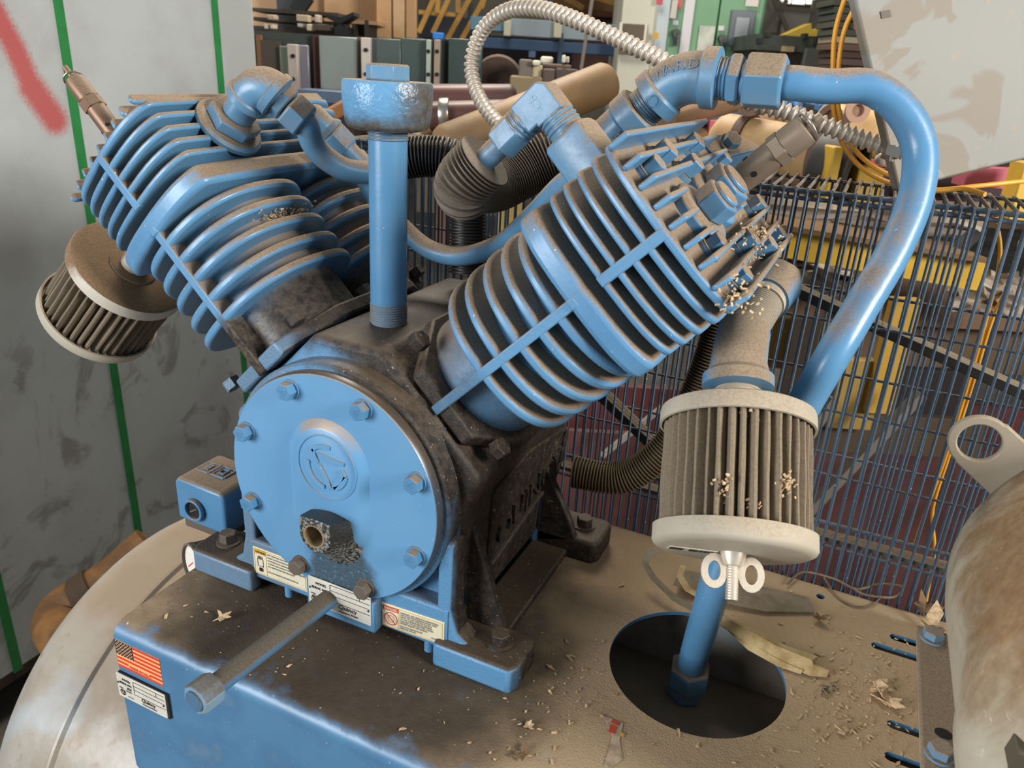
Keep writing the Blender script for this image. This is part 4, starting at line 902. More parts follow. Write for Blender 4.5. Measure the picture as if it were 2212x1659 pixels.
cpts = [Yp(1925, 322, .485), Yp(1860, 300, .49), Yp(1780, 270, .49), Yp(1690, 240, .49), Yp(1590, 208, .49), Yp(1500, 165, .49), Yp(1420, 125, .49), Yp(1330, 82, .50), Yp(1240, 42, .51), Yp(1160, 18, .53), Yp(1095, 24, .55), Yp(1045, 62, .57), Yp(1020, 120, .58), Yp(1022, 175, .57), Yp(1045, 228, .55), Yp(1085, 275, .53), Yp(1140, 318, .50), Yp(1190, 350, .47)]
fx = obj('flexible_conduit', flex(cpts, .0118, .0092), M['flex'], smooth=50); tag(fx, 'looped silver corrugated metal conduit arching behind the pump', 'conduit')
cd = (Yp(1928, 323, .485)-Yp(1900, 313, .485)).normalized(); q = Yp(1912, 318, .485); mb = MB(); mb.cyl(q, q+cd*.022, .0135, n=20); mb.fbox(q+cd*.010+Vector((0, -.013, 0)), cd*.008, Vector((0, .006, 0)), Vector((0, 0, .006))); mb.cyl(q+cd*.010+Vector((0, -.015, .007)), q+cd*.010+Vector((0, -.015, -.012)), .003, n=10); obj('conduit_clamp', mb, M['steel'], fx)
# yellow cables
M['yellow_cable'] = plain('yellow cable', 'e3a233', .45, 0, 'd2902a', 30)
def cable(pts, r, label_, kn='cable'):
    mb = MB(); mb.tube(spline(pts, .008), r, 8); o = obj('yellow_cable', mb, M['yellow_cable'], smooth=60); tag(o, label_, 'cable', None); return o
yc = .54
cable([Yp(1838, -40, yc), Yp(1806, 60, yc), Yp(1799, 150, yc), Yp(1801, 240, yc), Yp(1820, 310, yc-.01), Yp(1868, 368, yc-.03), Yp(1945, 402, yc-.06), Yp(2020, 410, .47), Yp(2110, 402, .48), Yp(2240, 388, .52)], .0030, 'yellow cable beside the grey hanging panel, running off to the right over the guard')
cable([Yp(1868, -20, yc), Yp(1826, 60, yc), Yp(1811, 150, yc), Yp(1812, 240, yc), Yp(1838, 312, yc-.01), Yp(1890, 362, yc-.03), Yp(1960, 392, yc-.06), Yp(2010, 412, .47), Yp(2080, 408, .46), Yp(2128, 420, .44)], .0030, 'yellow cable beside the grey hanging panel, its short end curling down on the guard')
cable([Yp(2152, 470, .60), Yp(2160, 560, .60), Yp(2130, 690, .60), Yp(2085, 850, .60), Yp(2045, 980, .60), Yp(2005, 1090, .60), Yp(1975, 1180, .60)], .0026, 'yellow cable running down behind the guard, left strand of the knotted bundle')
cable([Yp(2205, 520, .61), Yp(2185, 600, .61), Yp(2140, 700, .61), Yp(2095, 850, .61), Yp(2048, 990, .61), Yp(2015, 1100, .61), Yp(2018, 1190, .61), Yp(2000, 1300, .61)], .0026, 'yellow cable running down behind the guard, right strand of the knotted bundle')

# strapped pale steel stack on the left
t = NT('pale grey steel sheet, scuffed lower down'); P, N = t.pos(); n1 = t.noise(3.2, 5, .6); n2 = t.noise(30, 4, .6)
c = t.mix(t.ramp(n1, .38, .64), srgb('c2c6c4'), srgb('b4b6b3')); sc_ = t.math('MULTIPLY', t.ramp(t.noise(4.2, 5, .65, dist=2.0), .53, .66), t.ramp(P['Z'], .12, -.12)); c = t.mix(t.math('MULTIPLY', sc_, .55), c, srgb('6f655f'))
# red spray stroke, running down to a blob
SPT = [Xp(-40, -30, -1.15), Xp(30, 100, -1.15), Xp(70, 190, -1.15), Xp(118, 258, -1.15)]; red = None
for a_, b_, w_ in ((SPT[0], SPT[1], .020), (SPT[1], SPT[2], .021), (SPT[2], SPT[3], .026)):
    dy, dz = b_.y-a_.y, b_.z-a_.z; L2 = dy*dy+dz*dz; py_ = t.math('SUBTRACT', P['Y'], a_.y); pz_ = t.math('SUBTRACT', P['Z'], a_.z)
    h_ = t.math('DIVIDE', t.math('ADD', t.math('MULTIPLY', py_, dy), t.math('MULTIPLY', pz_, dz)), L2, clamp=True)
    qy, qz = t.math('SUBTRACT', py_, t.math('MULTIPLY', h_, dy)), t.math('SUBTRACT', pz_, t.math('MULTIPLY', h_, dz))
    d_ = t.math('SQRT', t.math('ADD', t.math('MULTIPLY', qy, qy), t.math('MULTIPLY', qz, qz))); d_ = t.math('ADD', d_, t.math('MULTIPLY', t.math('SUBTRACT', t.noise(160, 2, .6), .5), .022))
    f_ = t.ramp(d_, w_*1.7, w_*.55); red = f_ if red is None else t.math('MAXIMUM', red, f_)
c = t.mix(t.math('MULTIPLY', red, .85), c, srgb('c23f3c'))
M['panel'] = t.out(c, .55, 0, n2, .05, .001)
pn_ = thing('strapped_sheet_stack', 'tall pale grey wrapped stack with green straps and red spray mark on the left', 'stack', (-1.35, .5, -.9))
YR = Xp(549, 60, -1.15).y
obj('sheet_pack', MB().box((-1.60, -.20, -.775), (-1.15, YR, 1.25)), M['panel'], pn_, .004)
M['strap'] = plain('green strap', '2f8a48', .45, 0, '2a7d41', 20)
for (pa_, ya) in ((Xp(124, 0, -1.15), .011), (Xp(462, 0, -1.15), .011), (Xp(1, 1290, -1.15), .011)):
    mb = MB(); mb.box((-1.1505, pa_.y-ya, -.78), (-1.1480, pa_.y+ya, 1.253)); mb.box((-1.6, pa_.y-ya, 1.2495), (-1.148, pa_.y+ya, 1.2525)); obj('green_strap', mb, M['strap'], pn_, smooth=0)
M['pallet'] = plain('dark timber', '43372b', .9, 0, '302820', 12)
for y in (-.15, .45, YR-.12): obj('pallet_bearer', MB().box((-1.6, y, -.9), (-1.16, y+.10, -.798)), M['pallet'], pn_, .002)
obj('pallet_deck', MB().box((-1.6, -.2, -.80), (-1.15, YR, -.775)), M['pallet'], pn_)
# rusty pipe with an elbow on the floor between tank and stack
rp = [W(330, 1180, 1.75), W(250, 1250, 1.72), W(190, 1290, 1.70), W(140, 1320, 1.69), W(126, 1350, 1.66), W(150, 1385, 1.60), W(200, 1420, 1.56)]
mb = MB(); P_ = spline(rp, .012); mb.tube(P_, .052, 24); rpo = obj('elbow_pipe', mb, plain('rusty orange brown pipe', '7d5526', .75, 0, '55391c', 10, .4), smooth=50); tag(rpo, 'rusty orange brown pipe elbow in the shade between tank and strapped stack', 'pipe')
mb = MB(); k = len(P_)//3; mb.tube(P_[k:k+4], .057, 24); obj('weld_collar', mb, plain('dark pipe collar', '3b2a18', .8), rpo)

# ================================================================== loose debris on the base plate
M['husk'] = plain('dry pale husk', 'c9b184', .8, 0, 'a98c58', 40, .4, 120)
M['slat'] = plain('grey weathered strip', '8d7f6b', .85, 0, '77694f', 50, .3)
M['twine'] = plain('dusty twine', '86745c', .95, 0, '6d5c45', 90, .5, 300)
M['chip'] = plain('pale wood chip', 'd6ba93', .85, 0, 'a98a66', 150)
M['leafdry'] = plain('dry brown leaf', '856a4c', .9, 0, '6a523a', 60, .4)
def strip(pts_l, pts_r, z, th, crown=0.0):
    """a long flake lying on the plate: left and right edges given as photo points on the plate"""
    L = [Zp(px, py, z+dz) for px, py, dz in pts_l]; R_ = [Zp(px, py, z+dz) for px, py, dz in pts_r]; mb = MB(); n = len(L); vs = []
    for k in range(n): vs += [L[k], (L[k]+R_[k])/2+Vector((0, 0, crown)), R_[k], L[k]-Vector((0, 0, th)), (L[k]+R_[k])/2+Vector((0, 0, crown-th)), R_[k]-Vector((0, 0, th))]
    fs = []
    for k in range(n-1):
        a, b = 6*k, 6*(k+1); fs += [(a, a+1, b+1, b), (a+1, a+2, b+2, b+1), (a+3, b+3, b+4, a+4), (a+4, b+4, b+5, a+5), (a, b, b+3, a+3), (a+2, a+5, b+5, b+2)]
    e = 6*(n-1); fs += [(0, 3, 4, 1), (1, 4, 5, 2), (e, e+1, e+4, e+3), (e+1, e+2, e+5, e+4)]
    return mb.add(vs, fs)
o = obj('dry_husk', strip([(1548, 1318, .02), (1600, 1345, .018), (1680, 1388, .010), (1768, 1418, .005), (1760, 1432, .004), (1792, 1452, .001)], [(1548, 1345, .014), (1600, 1378, .012), (1670, 1420, .005), (1735, 1452, .002), (1750, 1458, .002), (1786, 1462, .001)], .002, .0012, .006), M['husk'], smooth=30)
tag(o, 'split pale dry husk strip reaching from the round hole towards the slots', 'husk')
o = obj('dry_husk', strip([(1545, 1322, .012), (1620, 1385, .008), (1690, 1425, .003), (1738, 1450, .002)], [(1545, 1335, .010), (1615, 1402, .006), (1680, 1438, .002), (1730, 1455, .001)], .002, .0010, .003), M['husk'], smooth=30); tag(o, 'narrow pale husk strip lying under the wider split husk', 'husk')
o = obj('flat_strip', strip([(1470, 1228, .012), (1560, 1250, .008), (1660, 1270, .004), (1745, 1290, .003)], [(1455, 1262, .010), (1545, 1295, .006), (1650, 1320, .003), (1760, 1322, .002)], .002, .0015, .002), M['slat'], smooth=30); tag(o, 'flat grey weathered strip lying beside the wire guard foot', 'strip')
def loop(name, pts, r, mat, lab, cat, flat=1.0):
    P = spline([Zp(px, py, z) for px, py, z in pts], .004); mb = MB(); mb.tube(P, r, 8); o = obj(name, mb, mat, smooth=60); tag(o, lab, cat); return o
o = obj('curled_strap', strip([(1420, 1180, .05), (1392, 1190, .042), (1385, 1215, .030), (1405, 1250, .02), (1450, 1295, .012), (1500, 1325, .01)], [(1428, 1192, .05), (1408, 1200, .042), (1400, 1218, .030), (1420, 1248, .02), (1465, 1290, .012), (1512, 1316, .01)], .002, .0008), M['slat'], smooth=40); tag(o, 'curled grey plastic strap beside the hanging filter', 'strap')
o = obj('curled_strap', strip([(1470, 1220, .03), (1462, 1245, .022), (1480, 1275, .014), (1525, 1300, .008)], [(1482, 1222, .03), (1476, 1243, .022), (1492, 1270, .014), (1533, 1292, .008)], .002, .0008), M['husk'], smooth=40); tag(o, 'short curled pale strap just behind the riser tube', 'strap')
loop('twine', [(1700, 1262, .004), (1735, 1236, .006), (1800, 1250, .003), (1850, 1272, .003), (1900, 1262, .006), (1950, 1268, .006), (1930, 1290, .003), (1870, 1285, .003), (1845, 1272, .004)], .0017, M['twine'], 'dusty knotted twine lying along the foot of the wire guard', 'twine')
loop('twine', [(1780, 1248, .003), (1805, 1285, .002), (1840, 1308, .002), (1880, 1308, .002), (1905, 1288, .003)], .0012, M['twine'], 'thin loop of twine hanging forward from the knotted bundle', 'twine')
def crumple(px, py, z, s, mat, lab, cat, name, seed, flat=.5):
    r = random.Random(seed); c = Zp(px, py, z); mb = MB()
    for k in range(7):
        a = r.uniform(0, 2*PI); d = Vector((math.cos(a), math.sin(a), r.uniform(.0, flat)))*s*r.uniform(.3, 1); w = Vector((-math.sin(a), math.cos(a), r.uniform(-.4, .8)))*s*r.uniform(.15, .4); u = d.cross(w).normalized()*.0006
        p = [c+d*-.3, c+d*.4+w, c+d, c+d*.5-w]; mb.prism([q-u for q in p], u*2)
    o = obj(name, mb, mat, smooth=0); tag(o, lab, cat); return o
crumple(480, 1332, .004, .013, M['chip'], 'small crumpled dry flake on the plate left of the drain pipe', 'flake', 'dry_flake', 1)
crumple(1770, 1335, .006, .014, M['leafdry'], 'brown crumpled bit at the end of the flat grey strip', 'flake', 'dry_flake', 2, 1)
crumple(1895, 1545-60, .004, .018, M['chip'], 'pale splintered flake near the long slots left of the motor foot', 'flake', 'wood_flake', 3)
crumple(1920, 1518, .004, .020, M['chip'], 'largest splintered wood flake between the two pairs of slots', 'flake', 'wood_flake', 4)
crumple(1785, 1485, .004, .013, M['slat'], 'grey crumpled flake right of the round hole', 'flake', 'dry_flake', 5)
crumple(1130, 1625, .003, .014, M['leafdry'], 'flattened dusty leaf bit in front of the right foot', 'flake', 'dry_flake', 6, .2)
crumple(1140, 1568, .003, .008, M['chip'], 'tiny pale curl in front of the right foot', 'flake', 'dry_flake', 7)
crumple(1825, 1580, .003, .012, M['chip'], 'small torn paper scrap below the husk strip', 'scrap', 'paper_scrap', 8)
crumple(1995, 1318, .008, .030, M['leafdry'], 'dry brown leaf clump against the guard beside the motor', 'leaf', 'dry_leaf', 9, 1)
crumple(2015, 1355, .008, .026, M['chip'], 'pale dry clump wedged between motor and guard', 'leaf', 'dry_leaf', 10, 1)
mb = MB(); r = random.Random(11)
for k in range(620):
    if k < 330: px, py = r.gauss(1870, 95), r.gauss(1500, 80)
    elif k < 400: px, py = r.gauss(1200, 60), r.gauss(1480, 80)
    elif k < 440: px, py = r.gauss(2000, 30), r.gauss(1340, 25)
    else: px, py = r.uniform(320, 1960), r.uniform(1250, 1655)
    c = Zp(px, py, .0008)
    if not (-.22 < c.x < .9 and -.095 < c.y < .385) or (c.x-.4)**2+(c.y-.146)**2 < .0106 or c.x > .63: continue
    if abs(c.x) < .24 and c.y > 0: continue
    s = r.choice((.0007, .0009, .0012, .0016, .0022))*r.uniform(.7, 1.3); q = []; a0 = r.uniform(0, 2*PI); el = r.uniform(1, 2.4); m_ = r.choice((3, 4, 5))
    for j in range(m_):
        a = 2*PI*j/m_+r.uniform(-.4, .4); x_, y_ = math.cos(a)*s*el, math.sin(a)*s*r.uniform(.5, 1); q.append(c+Vector((x_*math.cos(a0)-y_*math.sin(a0), x_*math.sin(a0)+y_*math.cos(a0), r.uniform(0, s*.5))))
    mb.prism(q, (0, 0, .0005))
o = obj('wood_chips', mb, M['chip'], smooth=0, kind='stuff'); tag(o, 'scattered pale wood chips and grit over the dusty base plate', 'chips')
# chaff caught in the fins and husk bits on the filter
def chaff(name, cen, n, spread, s, seed, par, mat):
    r = random.Random(seed); mb = MB()
    for k in range(n):
        c = cen+Vector([r.gauss(0, q) for q in spread]); d = Vector((r.uniform(-1, 1), r.uniform(-1, 1), r.uniform(-1, 1))).normalized(); e = d.orthogonal().normalized(); mb.fbox(c, d*s*r.uniform(.4, 1.3), e*s*.5, d.cross(e)*s*.2)
    o = obj(name, mb, mat, par, smooth=0, kind='stuff'); return o
nest = [B(-1, -.082, YF[-1]+.085+.012*k, .292+.002*(k % 3)) for k in range(6)]
for k, c in enumerate(nest[:1]): chaff('chaff', Vector(B(-1, -.080, .125, .293)), 170, (.006, .022, .006), .0016, 21, pump, M['chip'])
chaff('chaff', Vector(B(1, .082, .055, .466)), 90, (.008, .010, .008), .0018, 22, heads[1], M['chip'])
chaff('chaff', Vector(B(1, .055, .18, .478)), 90, (.012, .03, .012), .0018, 23, heads[1], M['chip'])
fdir = (FB-FA).normalized(); toc = (CAMP-(FA+FB)/2); toc = (toc-fdir*toc.dot(fdir)).normalized()
for k, (px, py, n) in enumerate(((1618, 1110, 60), (1565, 1060, 26), (1700, 1050, 34), (1612, 900, 12))):
    rr = RX*((px-1106)/FPX)+RY*((py-829.5)/FPX)+RZ; zc = .632 if k < 3 else .655; chaff('husk_bits', CAMP+rr*zc, n, (.004, .002, .009), .0019, 30+k, af1, M['chip'])

# ================================================================== the hall behind
HX = Vector((RX.x, RX.y, 0)).normalized(); HY = Vector((RZ.x, RZ.y, 0)).normalized(); UP = Vector((0, 0, 1))
def HW(px, py, zc):
    """point seen at a photo pixel on the upright plane square to the hall, zc * 1.09 m ahead of the viewer"""
    d = RX*((px-1106)/FPX)+RY*((py-829.5)/FPX)+RZ
    return CAMP+d*(zc*1.09/d.dot(HY))
def HB(px0, py0, px1, py1, zc, dep, mb=None, yaw=0.0):
    """upright box standing square to the hall, seen between two photo corners"""
    mb = mb or MB(); c = HW((px0+px1)/2, (py0+py1)/2, zc); z_ = (c-CAMP).dot(RZ); w = (px1-px0)*z_/FPX/2; h = (HW((px0+px1)/2, py0, zc)-HW((px0+px1)/2, py1, zc)).dot(UP)/2
    hx = HX*math.cos(yaw)+HY*math.sin(yaw); hy = HY*math.cos(yaw)-HX*math.sin(yaw)
    return mb.fbox(c+hy*(dep/2), hx*w, hy*(dep/2), UP*h)
def hobj(name, mb, mat, par=None, bevel=0.0): return obj(name, mb, mat, par, bevel)
def put(name, lab, cat, px, py, zc, group=None): return thing(name, lab, cat, HW(px, py, zc), group)
C = {}
def col(h, rough=.7, metal=0.0, var=None, vs=6, bump=0.0):
    k = (h, rough, metal)
    if k not in C: C[k] = plain('hall '+h, h, rough, metal, var, vs, bump)
    return C[k]
# hall shell
t = NT('dull cream hall wall'); t.pos(); c = t.mix(t.ramp(t.noise(.8, 5, .6), .35, .7), srgb('958b76'), srgb('7c735f')); M['wall'] = t.out(c, .9)
oW = HW(1106, 300, 10.5); wl = MB(); cW = Vector((oW.x, oW.y, 1.6)); wl.fbox(cW+HY*.15, HX*14, HY*.15, UP*2.6); obj('wall_back', wl, M['wall'], kind='structure')
M['daylight'] = plain('bright window daylight', 'f4f6ee', .5, emit=1.6)
k = 0
for (a, b, cc_, d) in ((1690, -40, 1712, 7), (1716, -40, 1742, 9), (1746, -40, 1764, 9), (1805, -40, 1822, 13), (1828, -40, 1846, 13), (1180, -80, 1230, -30)):
    k += 1; w = hobj('window_%d' % k, HB(a-3, b, cc_+3, d+3, 10.42, .06), col('6d675a')); w['kind'] = 'structure'; hobj('pane', HB(a, b+2, cc_, d, 10.40, .04), M['daylight'], w)
for i, (a, b, cc_, d) in enumerate(((1690, 18, 1748, 75), (1752, 0, 1800, 70), (1630, 0, 1684, 70), (930, 0, 1010, 60))):
    o = hobj('wall_panel', HB(a, b, cc_, d, 10.2, .08), col(('bcb3a0', '8f8570', 'a79d88', 'a09682')[i], .9)); o['kind'] = 'structure'; o.name = 'trim_%d' % (i+1)
for i, (p, q) in enumerate((((1672, 0), (1702, 66)), ((1700, 0), (1645, 75)), ((1690, 18), (1760, 24)))):
    mb = MB(); mb.beam(HW(*p, 9.8), HW(*q, 9.8), .05, .05); o = hobj('trim_%d' % (i+5), mb, col('877d68')); o['kind'] = 'structure'

# plywood, lumber and rack on the left
zc = 3.0; n = put('plywood_sheet', 'pale plywood sheet standing behind the rack on the left', 'plywood', 690, 60, zc)
hobj('panel', HB(542, -60, 700, 66, 3.05, .03), col('d9b48c', .75, 0, 'cfa67c', 5), n); n2 = put('plywood_sheet', 'wider plywood sheet right of the black post behind the rack', 'plywood', 760, 60, zc); hobj('panel', HB(703, -60, 815, 60, 3.0, .03), col('d6ad83', .75, 0, 'c79c72', 5), n2)
for a, b, hx_, lab in ((812, 845, 'd3ac80', 'pale timber board standing upright, left of the pair of boards'), (848, 874, 'dcb98f', 'pale timber board standing upright, in the middle beside the stair rails'), (876, 897, 'c79d73', 'narrow timber board standing upright nearest the yellow rails')):
    o = hobj('timber_board', HB(a, -60, b, 84, 2.85, .05), col(hx_, .8, 0, 'c39a6c', 9), None, .004); tag(o, lab, 'board')
rk = put('storage_rack', 'dark steel rack with tooling pieces behind the left bank', 'rack', 680, 180, 2.7)
D_ = col('4c443c', .7, .2, '3a332c', 8)
for nm, q in (('rail', (545, 22, 730, 30)), ('rail', (548, 42, 735, 50)), ('shelf', (548, 62, 770, 76)), ('upright', (548, 76, 556, 190)), ('upright', (668, 74, 678, 195)), ('upright', (760, 44, 768, 80)), ('upright', (788, 44, 796, 80)), ('shelf', (745, 44, 815, 52))):
    hobj(nm, HB(*q, 2.7, .16), D_ if nm != 'shelf' or q[0] < 700 else col('b48f6a'), rk)
for q, hx_ in (((577, 32, 592, 42), 'b9a68e'), ((640, 32, 665, 46), 'c3b096'), ((680, 32, 688, 48), 'd2c4ae'), ((570, 52, 578, 62), 'cfc6b8'), ((583, 53, 590, 62), 'cfc6b8'), ((662, 52, 672, 66), 'd0c2a8'), ((675, 52, 720, 66), '5a4c40'), ((642, 50, 652, 58), 'c9c0b2')):
    o = hobj('tool_block', HB(*q, 2.62, .05), col(hx_), None, .002); tag(o, {577: 'pale tool block under the top rail of the rack, left end', 640: 'widest pale tool block under the top rail of the rack', 680: 'tall narrow pale tool block in the rack nearest the black roller stand', 570: 'tiny pale tool block on the rack shelf, left of a close pair', 583: 'tiny pale tool block on the rack shelf, right of a close pair', 662: 'squat pale tool block on the rack shelf beside the long brown block', 675: 'long brown tool block on the dark rack', 642: 'small pale tool block on the rack just below the middle rail'}[q[0]], 'block', 'tool blocks on the dark rack')
vs_ = put('roller_stand', 'black V-shaped roller stand in front of the pale boards', 'stand', 735, 75, 2.6)
mb = MB(); z_ = 2.6; mb.prism([HW(705, 30, z_), HW(735, 38, z_), HW(763, 26, z_), HW(765, 34, z_), HW(738, 50, z_), HW(728, 50, z_), HW(704, 38, z_)], HY*.10); hobj('v_head', mb, col('1e2022', .5), vs_); hobj('stem', HB(728, 46, 738, 76, 2.62, .04), col('2a2d30', .5), vs_); hobj('base', HB(722, 58, 752, 76, 2.6, .1), col('1e2022', .5), vs_)
o = hobj('steel_post', HB(598, -40, 645, 74, 2.9, .12), col('33383b', .5, 0, '22262a', 6)); tag(o, 'dark grey steel post rising behind the rack', 'post')
mb = MB(); mb.beam(HW(665, -10, 2.85), HW(640, 26, 2.85), .03, .05); o = hobj('brace', mb, col('1f2224')); tag(o, 'dark diagonal brace at the steel post', 'brace')
# machine covers behind the filler cap
cvz = 2.35; mc = put('machine_cover', 'long row of grey green machine cover panels behind the oil filler', 'machine', 800, 200, cvz)
hobj('backing', HB(545, 82, 1040, 200, cvz+.05, .03), col('3d4441', .6), mc)
for q, hx_, me_ in (((640, 98, 668, 200), '8d8a96', .3), ((690, 80, 772, 196), '8f9690', .4), ((800, 84, 866, 186), '56625e', .3), ((866, 84, 920, 186), '4f5d58', .3), ((968, 84, 1012, 190), '43524e', .3), ((1012, 84, 1040, 150), '55706a', .3), ((605, 100, 628, 196), '7f8d80', .3)):
    hobj('panel', HB(*q, cvz, .014), col(hx_, .35, me_, {'56625e': '4a5452', '4f5d58': '46524e', '43524e': '3c4a46', '55706a': '485a55', '8f9690': '878d88'}.get(hx_, hx_), 4), mc, .003)
for q, hx_ in (((622, 96, 643, 196), 'c3b6ad'), ((780, 82, 800, 186), 'cbbfb2'), ((920, 86, 930, 186), 'a7b3a6'), ((937, 86, 950, 186), 'a08d7d')):
    f = hobj('flange_strip', HB(*q, cvz-.03, .03), col(hx_, .45, .2), mc, .002)
    for yy in ((q[1]*.75+q[3]*.25), (q[1]*.25+q[3]*.75)): h_ = MB(); p = HW((q[0]+q[2])/2, yy, cvz-.035); h_.cyl(p+HY*.004, p-HY*.002, .006, n=12); hobj('bolt_hole', h_, M['black'], f)
for q, hx_ in (((677, 76, 692, 196), '51352b'), ((772, 80, 782, 190), '6b5f55'), ((556, 76, 566, 196), '7b5a3a'), ((930, 86, 938, 186), '3d3028'), ((950, 86, 968, 190), '27302f'), ((566, 88, 606, 196), '4e433d')): hobj('dark_gap', HB(*q, cvz+.02, .05), col(hx_, .8), mc)
bp = hobj('blue_channel', HB(640, 196, 760, 224, 1.9, .1), col('31557a', .5, 0, '3f4f5e', 8), None, .004); tag(bp, 'dark blue steel channel lying behind the filler pipe', 'channel')
# yellow stair rails
sr = put('stair_railing', 'yellow stair railing with slanted bars above the machine covers', 'railing', 960, 80, 4.5); Yl = col('b98a38', .6, 0, '9b6f2a', 7)
for p, q in (((978, -20), (935, 72)), ((1024, -20), (966, 86)), ((1062, -30), (995, 90)), ((950, -30), (905, 70)), ((990, -20), (990, 28)), ((948, -20), (945, 28)), ((1040, 18), (1052, -20))):
    mb = MB(); mb.beam(HW(*p, 4.5), HW(*q, 4.5), .028, .028); hobj('bar', mb, Yl, sr)
mb = MB(); mb.beam(HW(905, 26, 4.52), HW(985, 32, 4.52), .022, .022); hobj('bar', mb, Yl, sr)
o = hobj('blue_bin', HB(934, 70, 958, 86, 4.0, .08), col('2f7fd6', .5), None, .006); tag(o, 'small bright blue bin below the yellow railing', 'bin')
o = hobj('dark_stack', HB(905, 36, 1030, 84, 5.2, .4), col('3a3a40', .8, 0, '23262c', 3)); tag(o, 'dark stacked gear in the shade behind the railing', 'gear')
# blue conveyor frame
bf = put('conveyor_frame', 'blue steel conveyor frame inside the arch of the silver conduit', 'frame', 1170, 200, 4.2)
for nm, q, hx_ in (('beam', (1016, 40, 1195, 70), '557d93'), ('beam', (1090, 46, 1335, 84), '86939a'), ('beam', (1030, 88, 1330, 112), '24405e'), ('leg', (1142, 90, 1158, 125), '4b5f77'), ('leg', (1205, 70, 1216, 150), '2c3f52'), ('end_plate', (1088, 44, 1104, 78), 'b9b49c'), ('end_plate', (1196, 46, 1214, 82), 'b9b49c')): hobj(nm, HB(*q, 4.2 if nm != 'end_plate' else 4.16, .10), col(hx_, .6, 0, hx_, 5), bf, .004)
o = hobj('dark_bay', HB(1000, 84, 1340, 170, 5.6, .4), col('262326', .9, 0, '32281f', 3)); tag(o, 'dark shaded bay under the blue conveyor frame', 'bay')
o = hobj('red_cloth', HB(1240, 82, 1335, 150, 4.6, .3), col('5b443d', .9, 0, '4a3530', 4)); tag(o, 'brown red block at the right under the blue conveyor frame', 'block')
sh_ = put('pallet_rack', 'orange brown pallet rack with slanted yellow bars at the top', 'rack', 1260, 60, 6.0)
hobj('shelf', HB(1195, 22, 1340, 34, 6.0, .5), col('6b4020'), sh_); hobj('load', HB(1200, -50, 1345, 22, 6.2, .5), col('9c7442', .8, 0, '7c5a34', 4), sh_); hobj('load', HB(1190, 34, 1340, 50, 6.2, .4), col('5c4330'), sh_)
for p, q in (((1190, -20), (1260, 18)), ((1230, -25), (1340, 12)), ((1280, -25), (1345, 0))): mb = MB(); mb.beam(HW(*p, 5.8), HW(*q, 5.8), .04, .04); hobj('bar', mb, Yl, sh_)
mb = MB(); mb.beam(HW(1282, -20, 3.6), HW(1255, 150, 3.6), .015, .015); o = hobj('steel_rod', mb, col('7b6f66')); tag(o, 'thin grey upright rod left of the pale cabinet', 'rod')
# white and green electrical cabinets
cz = 4.0; wc = put('pale_cabinet', 'pale cream electrical cabinet with a brown grille left of the green cabinet', 'cabinet', 1370, 220, cz)
hobj('body', HB(1338, -80, 1415, 260, cz, .5), col('cfcbb8', .5), wc, .006); g_ = hobj('grille', HB(1340, 52, 1396, 118, cz-.02, .03), col('6b5e4f', .8), wc)
for q in ((1338, 48, 1344, 78), (1391, 52, 1396, 104)): hobj('grille_edge', HB(*q, cz-.03, .02), col('e7e2d2'), wc)
hobj('side_panel', HB(1415, -80, 1440, 240, cz-.03, .5), col('c3cdd0', .5), wc); hobj('amber_sticker', HB(1412, 70, 1422, 84, cz-.05, .004), col('e0a92e'), wc); hobj('red_sticker', HB(1418, -6, 1432, 10, cz-.05, .004), col('cf5a68'), wc)
gc = put('green_cabinet', 'mint green control cabinet with a grey screen and two doors', 'cabinet', 1540, 210, cz)
GN = col('7fae84', .5, 0, '78a67d', 5)
hobj('body', HB(1436, -80, 1642, 260, cz+.03, .5), col('76a67c', .5), gc, .006)
for q in ((1440, -80, 1545, 230), (1549, -80, 1640, 230)): hobj('door', HB(*q, cz, .03), GN, gc, .004)
hobj('paper_strip', HB(1478, -80, 1499, 130, cz-.012, .004), col('e3dedf', .6), gc); hobj('red_sticker', HB(1462, -10, 1474, 18, cz-.012, .004), col('d86a6a'), gc); hobj('mirror_foil', HB(1508, 56, 1542, 112, cz-.012, .004), col('a5a699', .4, .3, '7f8377', 9), gc)
hobj('white_sticker', HB(1612, -20, 1640, 14, cz-.012, .004), col('e9dcd6'), gc)
hm = hobj('touch_screen', HB(1576, 22, 1628, 100, cz-.02, .03), col('5d636c', .4), gc, .003); hobj('display', HB(1588, 38, 1616, 88, cz-.026, .006), col('83888c', .3), hm)
for x, y_ in ((1459, 72), (1558, 84)): mb = MB(); p = HW(x, y_, cz-.01); mb.cyl(p, p-HY*.04, .02, n=14); mb.beam(p-HY*.03, p-HY*.03-UP*.06, .018, .018); hobj('switch_knob', mb, col('22252a', .4), gc); hobj('tag', HB(x-6, y_-28, x+6, y_-18, cz-.012, .004), col('e8e4e2'), gc)
mb = MB(); mb.beam(HW(1452, 40, cz-.02), HW(1458, 0, cz-.02), .02, .03); hobj('door_handle', mb, col('9b958c', .4, .5), gc)
